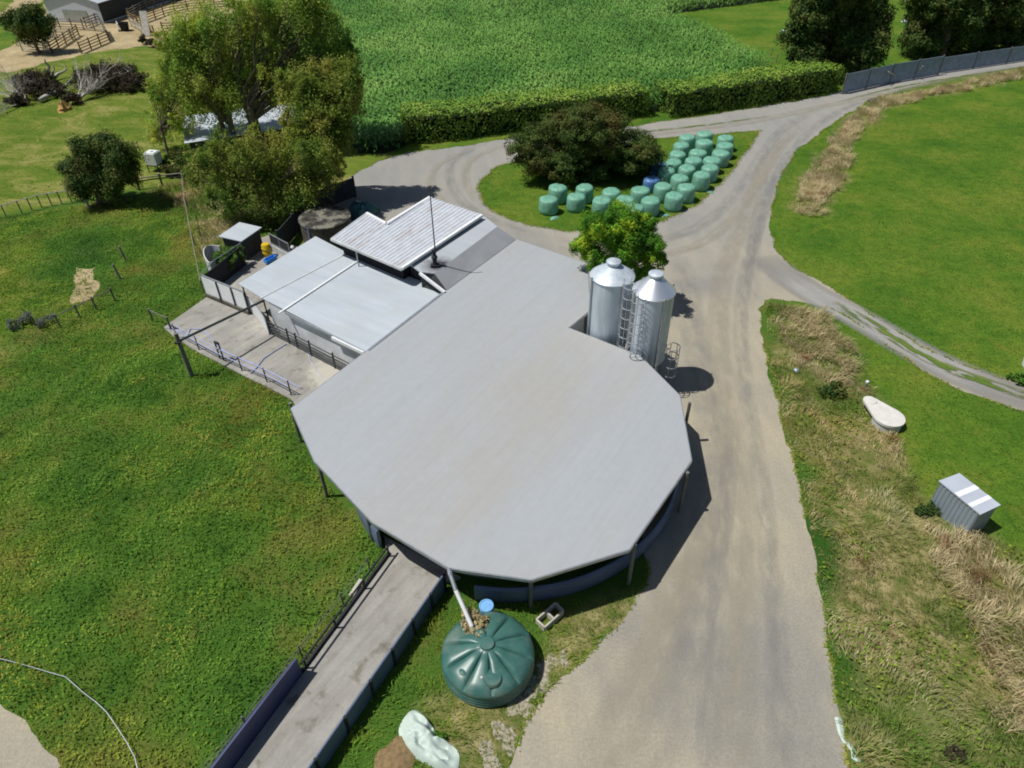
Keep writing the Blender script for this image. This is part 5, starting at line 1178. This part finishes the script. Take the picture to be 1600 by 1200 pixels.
bx = MB().box((p[0], p[1], 1.15), (1.05, 1.0, 1.0), a_).box((p[0], p[1], 1.68), (.9, .85, .08), a_); bx.lathe([(.14, 0), (.14, .08), (.01, .09)], (p[0], p[1], 1.72), 14); bx.build('body', MATS['white_plastic'], ib)
fr = MB(); m_ = Matrix.Rotation(a_, 3, 'Z')
for x in (-.5, .5):
    for y in (-.48, .48): q = Vector(p) + m_ @ Vector((x, y, 0)); fr.tube([(q.x, q.y, 0), (q.x, q.y, .66)], .05, 5)
fr.box((p[0], p[1], .6), (1.1, 1.05, .07), a_).build('frame', MATS['dark_board_and_shade'], ib)

# left paddock fences
railfence('rail_fence', [(-30, 352), (20, 338), (70, 323), (128, 314)], (.1, .25, .4, .5, .6, .7, .8, .9, 1), (1.05,), 'pale top rail with thin battens left of the round dark tree', 1.1, MATS['grey_timber'], .05, .045, rmat=MATS['pale_timber'])
railfence('rail_fence', [(218, 296), (245, 292), (290, 287)], (0, .5, 1), (.7, .95), 'grey rail between the round dark tree and the willows', 1.15, MATS['grey_timber'], .10, .06)
railfence('rail_fence', [(290, 290), (294, 330), (305, 385), (320, 460)], (0, .25, .6, 1), (1.1,), 'long thin grey rail running down from the willows to the yard wall', 1.1, MATS['grey_timber'], .05, .035, rmat=MATS['grey_timber'])
railfence('rail_fence', [(95, 512), (135, 492), (180, 470)], (0, .35, .65, 1), (.85,), 'grey pipe rail beside the bare sandy patch', 1.0, MATS['post_grey'], .06, .04)
for i, (x, y, lb) in enumerate(((140, 326, 'white-tipped post at the foot of the round dark tree'), (197, 408, 'upper leaning post between bare patch and yard rail'), (188, 436, 'lower leaning post between bare patch and yard rail'))):
    p = at(x, y); tag(MB().tube([p, (p[0] - .12, p[1] + .05, 1.15)], [.09, .07], 7).build('fence_post', MATS['pale_timber' if i == 0 else 'grey_timber']), lb, 'post')
# fallen cord and flowers at lower left
cd = zz([(-20, 1026), (0, 1029), (35, 1038), (75, 1050), (103, 1058), (130, 1082), (150, 1097), (166, 1112), (182, 1135), (198, 1160), (210, 1182), (216, 1205)], .22)
tag(MB().tube(cd, .017, 6).build('cable', MATS['steel']), 'grey cable curving over the weeds at the lower left', 'cable')

# ------------------------------------------------------------------ corn
CORN = L([(425, 20), (440, -30), (1400, -22), (1290, -8), (1200, 2), (1030, 24), (1062, 40), (1162, 90), (1205, 118), (1040, 172), (640, 222), (628, 232), (600, 240), (560, 240), (500, 150)])
px_ = [p[0] for p in CORN]; py_ = [p[1] for p in CORN]
gx, gy = np.meshgrid(np.arange(min(px_) - 40, max(px_) + 5, .72), np.arange(min(py_), max(py_), .31))
gx = gx + rng.normal(0, .06, gx.shape); gy = gy + rng.normal(0, .12, gy.shape); gx = (gx + (gy - 70) * .35)
ins = inside(gx, gy, CORN); bx_, by_ = gx[ins], gy[ins]; n = len(bx_)
far = by_ > 110; kp = ~(far & (rng.random(n) < .35)); bx_, by_ = bx_[kp], by_[kp]; n = len(bx_)
hc_ = 1.75 + .25 * vnoise2(bx_, by_, 6, 2) + rng.normal(0, .1, n); VV, TT = [], []
for k in range(7):
    z0 = hc_ * (.14 + .135 * k); a = rng.uniform(0, 2 * np.pi, n); dx = np.stack([np.cos(a), np.sin(a), 0 * a], 1); pr = np.stack([-np.sin(a), np.cos(a), 0 * a], 1)
    B0 = np.stack([bx_, by_, z0], 1); L_ = rng.uniform(.6, 1.05, n)[:, None] * (1 - .05 * k); wd = rng.uniform(.07, .12, n)[:, None]; zz1 = np.array([0, 0, 1.0])
    m1 = B0 + dx * L_ * .45 + zz1 * .22; tp_ = B0 + dx * L_ + zz1 * rng.uniform(-.25, .18, n)[:, None]
    VV.append(np.stack([B0, m1 - pr * wd, tp_, m1 + pr * wd], 1)); TT.append(rng.uniform(.7, 1.3, n) * (.9 + .05 * k))
V_ = np.concatenate(VV); T_ = np.concatenate(TT)
tag(quads_mesh('maize_crop', V_, T_, MATS['corn_leaf']), 'dense green maize field filling the top of the photo', 'crop', kind='stuff')
sheet('crop_soil', CORN, .02, MATS['corn_soil'], 'very dark greenish soil under the maize')  # one very dark green soil colour between the plants

# ------------------------------------------------------------------ grasses and weeds
def scatter(poly, dens, excl=(), ragged=False):
    px_ = [p[0] for p in poly]; py_ = [p[1] for p in poly]; A = (max(px_) - min(px_)) * (max(py_) - min(py_)); n = int(A * dens)
    x = rng.uniform(min(px_), max(px_), n); y = rng.uniform(min(py_), max(py_), n); k = inside(x, y, poly)
    k = inside(x + .55 * vnoise2(x, y, .9, 97) + .3 * vnoise2(x, y, .35, 98), y + .55 * vnoise2(x, y, .9, 95) + .3 * vnoise2(x, y, .35, 96), poly) if ragged else k
    for e2 in excl: k &= ~inside(x, y, e2)
    return x[k], y[k]
yc = L(YC); bp = L([(118, 418), (150, 418), (157, 445), (146, 468), (115, 475), (104, 478), (112, 455)]); gp = L([(-60, 1090), (0, 1100), (40, 1125), (62, 1160), (90, 1185), (110, 1260), (-120, 1260)])
roofshadow = [(cen[0] + 6.9 * math.cos(R(a)), cen[1] + 6.9 * math.sin(R(a))) for a in range(0, 360, 15)]
WEED = L([(-160, 345), (0, 340), (140, 322), (290, 295), (325, 462), (256, 512), (345, 572), (455, 625), (480, 720), (560, 820), (606, 868), (470, 1050), (300, 1290), (-80, 1290)])
x, y = scatter(WEED, 85, (yc, gp, roofshadow)); n = len(x)
kb = ~inside(x, y, bp) | (vnoise2(x, y, .5, 55) + .6 * vnoise2(x, y, .22, 56) > .12); x, y = x[kb], y[kb]; n = len(x)
mound = .06 + .30 * np.clip(vnoise2(x, y, 1.5, 3) * .7 + vnoise2(x, y, .6, 7) * .6 + .25, 0, 1.4)
z = rng.random(n) ** .6 * mound
V1 = leaves(np.stack([x, y, z + .02], 1), .062, np.tile(np.array([0, 0, 1.0]), (n, 1)), .55, .5)
dk = np.clip(.95 + .28 * vnoise2(x, y, 1.9, 21) + .15 * vnoise2(x, y, .8, 22), .6, 1.4)
x2, y2 = scatter(WEED, 55, (yc, gp, roofshadow)); n2 = len(x2)
V2 = blades(np.stack([x2, y2, np.zeros(n2)], 1), .22 + .16 * vnoise2(x2, y2, 1.3, 4), .035, 1.1)
tag(quads_mesh('rough_weeds', np.concatenate([V1, V2]), np.concatenate([dk * rng.uniform(.92, 1.08, n), rng.uniform(.75, 1.2, n2)]), MATS['weed_leaf']), 'rough green weeds and grass of the left paddock', 'weeds', kind='stuff')

VERGE = L([(1196, 474), (1290, 492), (1345, 560), (1400, 690), (1440, 770), (1560, 850), (1700, 880), (1700, 1290), (1352, 1290), (1325, 1170), (1308, 1070), (1292, 985), (1278, 905), (1264, 830), (1247, 740), (1220, 645), (1202, 575)])
lidp = ol; shp = [(p.x, p.y) for p in wq]
x, y = scatter(VERGE, 110, (lidp, shp)); n = len(x)
xg, yg = scatter(VERGE, 40, (lidp, shp)); kg = vnoise2(xg, yg, 1.5, 81) + .5 * vnoise2(xg, yg, .6, 82) > .0; xg, yg = xg[kg], yg[kg]; ng = len(xg)
VG = leaves(np.stack([xg, yg, rng.random(ng) * .28], 1), .075, np.tile(np.array([0, 0, 1.0]), (ng, 1)), .6, .5)
tag(quads_mesh('verge_weeds', VG, rng.uniform(.6, 1.25, ng), MATS['weed_leaf']), 'leafy green weeds growing through the dry verge grass', 'weeds', kind='stuff')
tall = np.clip(.28 + .22 * vnoise2(x, y, 1.4, 31) + .12 * vnoise2(x, y, .6, 32), .10, .6)
edge = 1.0
V3 = blades(np.stack([x, y, np.zeros(n)], 1), tall, .032, 1.2); 
tag(quads_mesh('dry_grass', V3, rng.uniform(.65, 1.25, n), MATS['straw_blade']), 'tall dry straw and green grass on the verge right of the road', 'dry grass', kind='stuff')
STR = [L([(1243, 332), (1252, 285), (1290, 235), (1322, 190), (1365, 158), (1440, 145), (1600, 110), (1700, 92), (1700, 104), (1480, 146), (1390, 168), (1340, 205), (1322, 240), (1322, 275), (1290, 310), (1270, 340)]),
       L([(1202, 482), (1260, 486), (1300, 500), (1335, 545), (1342, 590), (1300, 610), (1255, 590), (1225, 540)]), L([(1440, 800), (1530, 850), (1560, 870), (1640, 990), (1640, 1150), (1560, 1150), (1500, 960), (1440, 880)])]
VV, TT = [], []
for s_ in STR:
    x, y = scatter(s_, 190, (shp,), True); n = len(x); keep = vnoise2(x, y, 1.0, 41) + .7 * vnoise2(x, y, .5, 42) > -.55; x, y = x[keep], y[keep]; n = len(x)
    VV.append(blades(np.stack([x, y, np.zeros(n)], 1), .55 + .2 * vnoise2(x, y, .9, 43), .034, 1.1)); TT.append(rng.uniform(.65, 1.2, n))
tag(quads_mesh('straw_grass', np.concatenate(VV), np.concatenate(TT), MATS['straw_only']), 'pale straw-coloured long grass along the pasture edge and lane', 'straw', kind='stuff')
# near grass right of the race and under the tank, willow-side dry grass
NG = L([(700, 915), (760, 935), (830, 945), (940, 935), (1005, 918), (980, 952), (940, 995), (895, 1042), (845, 1092), (808, 1152), (780, 1215), (700, 1290), (470, 1290), (500, 1215), (600, 1062)])
TKC = [(tc[0] + 1.75 * math.cos(R(a)), tc[1] + 1.75 * math.sin(R(a))) for a in range(0, 360, 15)]; SS = L([(842, 1035), (870, 1032), (858, 1060), (822, 1100), (800, 1150), (760, 1190), (750, 1180), (790, 1130), (812, 1080)])
x, y = scatter(NG, 110, (TKC, tarp_ring)); kq = ~inside(x, y, SS) | (vnoise2(x, y, .35, 66) > .1); x, y = x[kq], y[kq]; n = len(x)
VN = blades(np.stack([x, y, np.zeros(n)], 1), .20 + .12 * vnoise2(x, y, .8, 51), .032, 1.1)
tag(quads_mesh('grass_tufts', VN, rng.uniform(.65, 1.25, n), MATS['weed_leaf']), 'uneven grass round the green tank beside the race', 'grass', kind='stuff')
WD = L([(240, 300), (290, 288), (400, 285), (520, 300), (470, 345), (400, 370), (345, 380), (325, 420), (312, 400), (296, 330)])
x, y = scatter(WD, 70, (), True); n = len(x); VW = blades(np.stack([x, y, np.zeros(n)], 1), .55 + .2 * vnoise2(x, y, 1, 61), .06, 1.0)
tag(quads_mesh('dry_grass', VW, rng.uniform(.65, 1.2, n), MATS['straw_blade']), 'yellowing long grass below the willows left of the dark shed', 'dry grass', kind='stuff')
OL = L([(-60, 130), (60, 112), (230, 80), (330, 82), (520, 240), (290, 282), (150, 305), (-60, 340)])
x, y = scatter(OL, 9); n = len(x); VO = leaves(np.stack([x, y, rng.random(n) * .06], 1), .11, np.tile(np.array([0, 0, 1.0]), (n, 1)), 1.2, .35)
tag(quads_mesh('paddock_grass', VO, rng.uniform(.6, 1.25, n), MATS['olive_blade']), 'short olive tufts of the upper left paddock', 'grass', kind='stuff')
PA = L([(1205, 385), (1215, 290), (1245, 240), (1365, 160), (1600, 112), (1700, 90), (1750, 650), (1640, 612), (1530, 578), (1370, 498), (1300, 450)]); PB_ = L([(1300, 500), (1380, 540), (1480, 605), (1640, 665), (1750, 720), (1750, 880), (1560, 850), (1440, 770), (1400, 690), (1345, 560)])
PI = [tuple(p[:2]) for p in pts(ISL)]; VV, TT = [], []
for k_, pl_ in enumerate((PA, PB_, PI)):
    x, y = scatter(pl_, 26, (lidp, shp)); kk = y < 75; x, y = x[kk], y[kk]; n = len(x)
    VV.append(leaves(np.stack([x, y, rng.random(n) * .05 + .015], 1), .055, np.tile(np.array([0, 0, 1.0]), (n, 1)), .9, .35)); TT.append(np.clip(rng.uniform(.7, 1.25, n) * (1 + .2 * vnoise2(x, y, 1.6, 77)), .5, 1.5))
veg('pasture_leaf', [(.38, (.060, .15, .016)), (.5, (.095, .19, .018)), (.62, (.16, .23, .03))], .3, .3, .8, .1)
tag(quads_mesh('pasture_grass', np.concatenate(VV), np.concatenate(TT), MATS['pasture_leaf']), 'short bright green pasture and lawn grass', 'grass', kind='stuff')
# ragged turf edges along the gravel
er = np.array(ring_road); nx_ = np.roll(er, -1, 0); VE, TE = [], []
k = rng.integers(0, len(er), 26000); s = rng.random(26000)[:, None]; P = er[k] * (1 - s) + nx_[k] * s; dd = nx_[k] - er[k]; dd /= np.linalg.norm(dd, axis=1, keepdims=True) + 1e-9
P = P + np.stack([dd[:, 1], -dd[:, 0]], 1) * rng.normal(.0, .05, 26000)[:, None] + rng.normal(0, .03, (26000, 2))
ok = (P[:, 1] > 5) & (P[:, 1] < 110) & ~inside(P[:, 0], P[:, 1], [tuple(p) for p in rp]) & ~inside(P[:, 0], P[:, 1], yc); P = P[ok]
ok = rng.random(len(P)) < np.clip(.5 + vnoise2(P[:, 0], P[:, 1], .7, 71), 0, 1); P = P[ok]
ie = np.array(wiggle([p[:2] for p in pts(ISL)], .18, .3, 5)); ki = rng.integers(0, len(ie), 6000); P2 = ie[ki] + rng.normal(0, .12, (6000, 2)); P = np.concatenate([P, P2])
VE = leaves(np.stack([P[:, 0], P[:, 1], .02 + rng.random(len(P)) * .04], 1), .06, np.tile(np.array([0, 0, 1.0]), (len(P), 1)), 1.0, .4)
tag(quads_mesh('turf_edge', VE, rng.uniform(.7, 1.2, len(P)), MATS['olive_blade']), 'ragged low turf along the gravel edges', 'grass', kind='stuff')
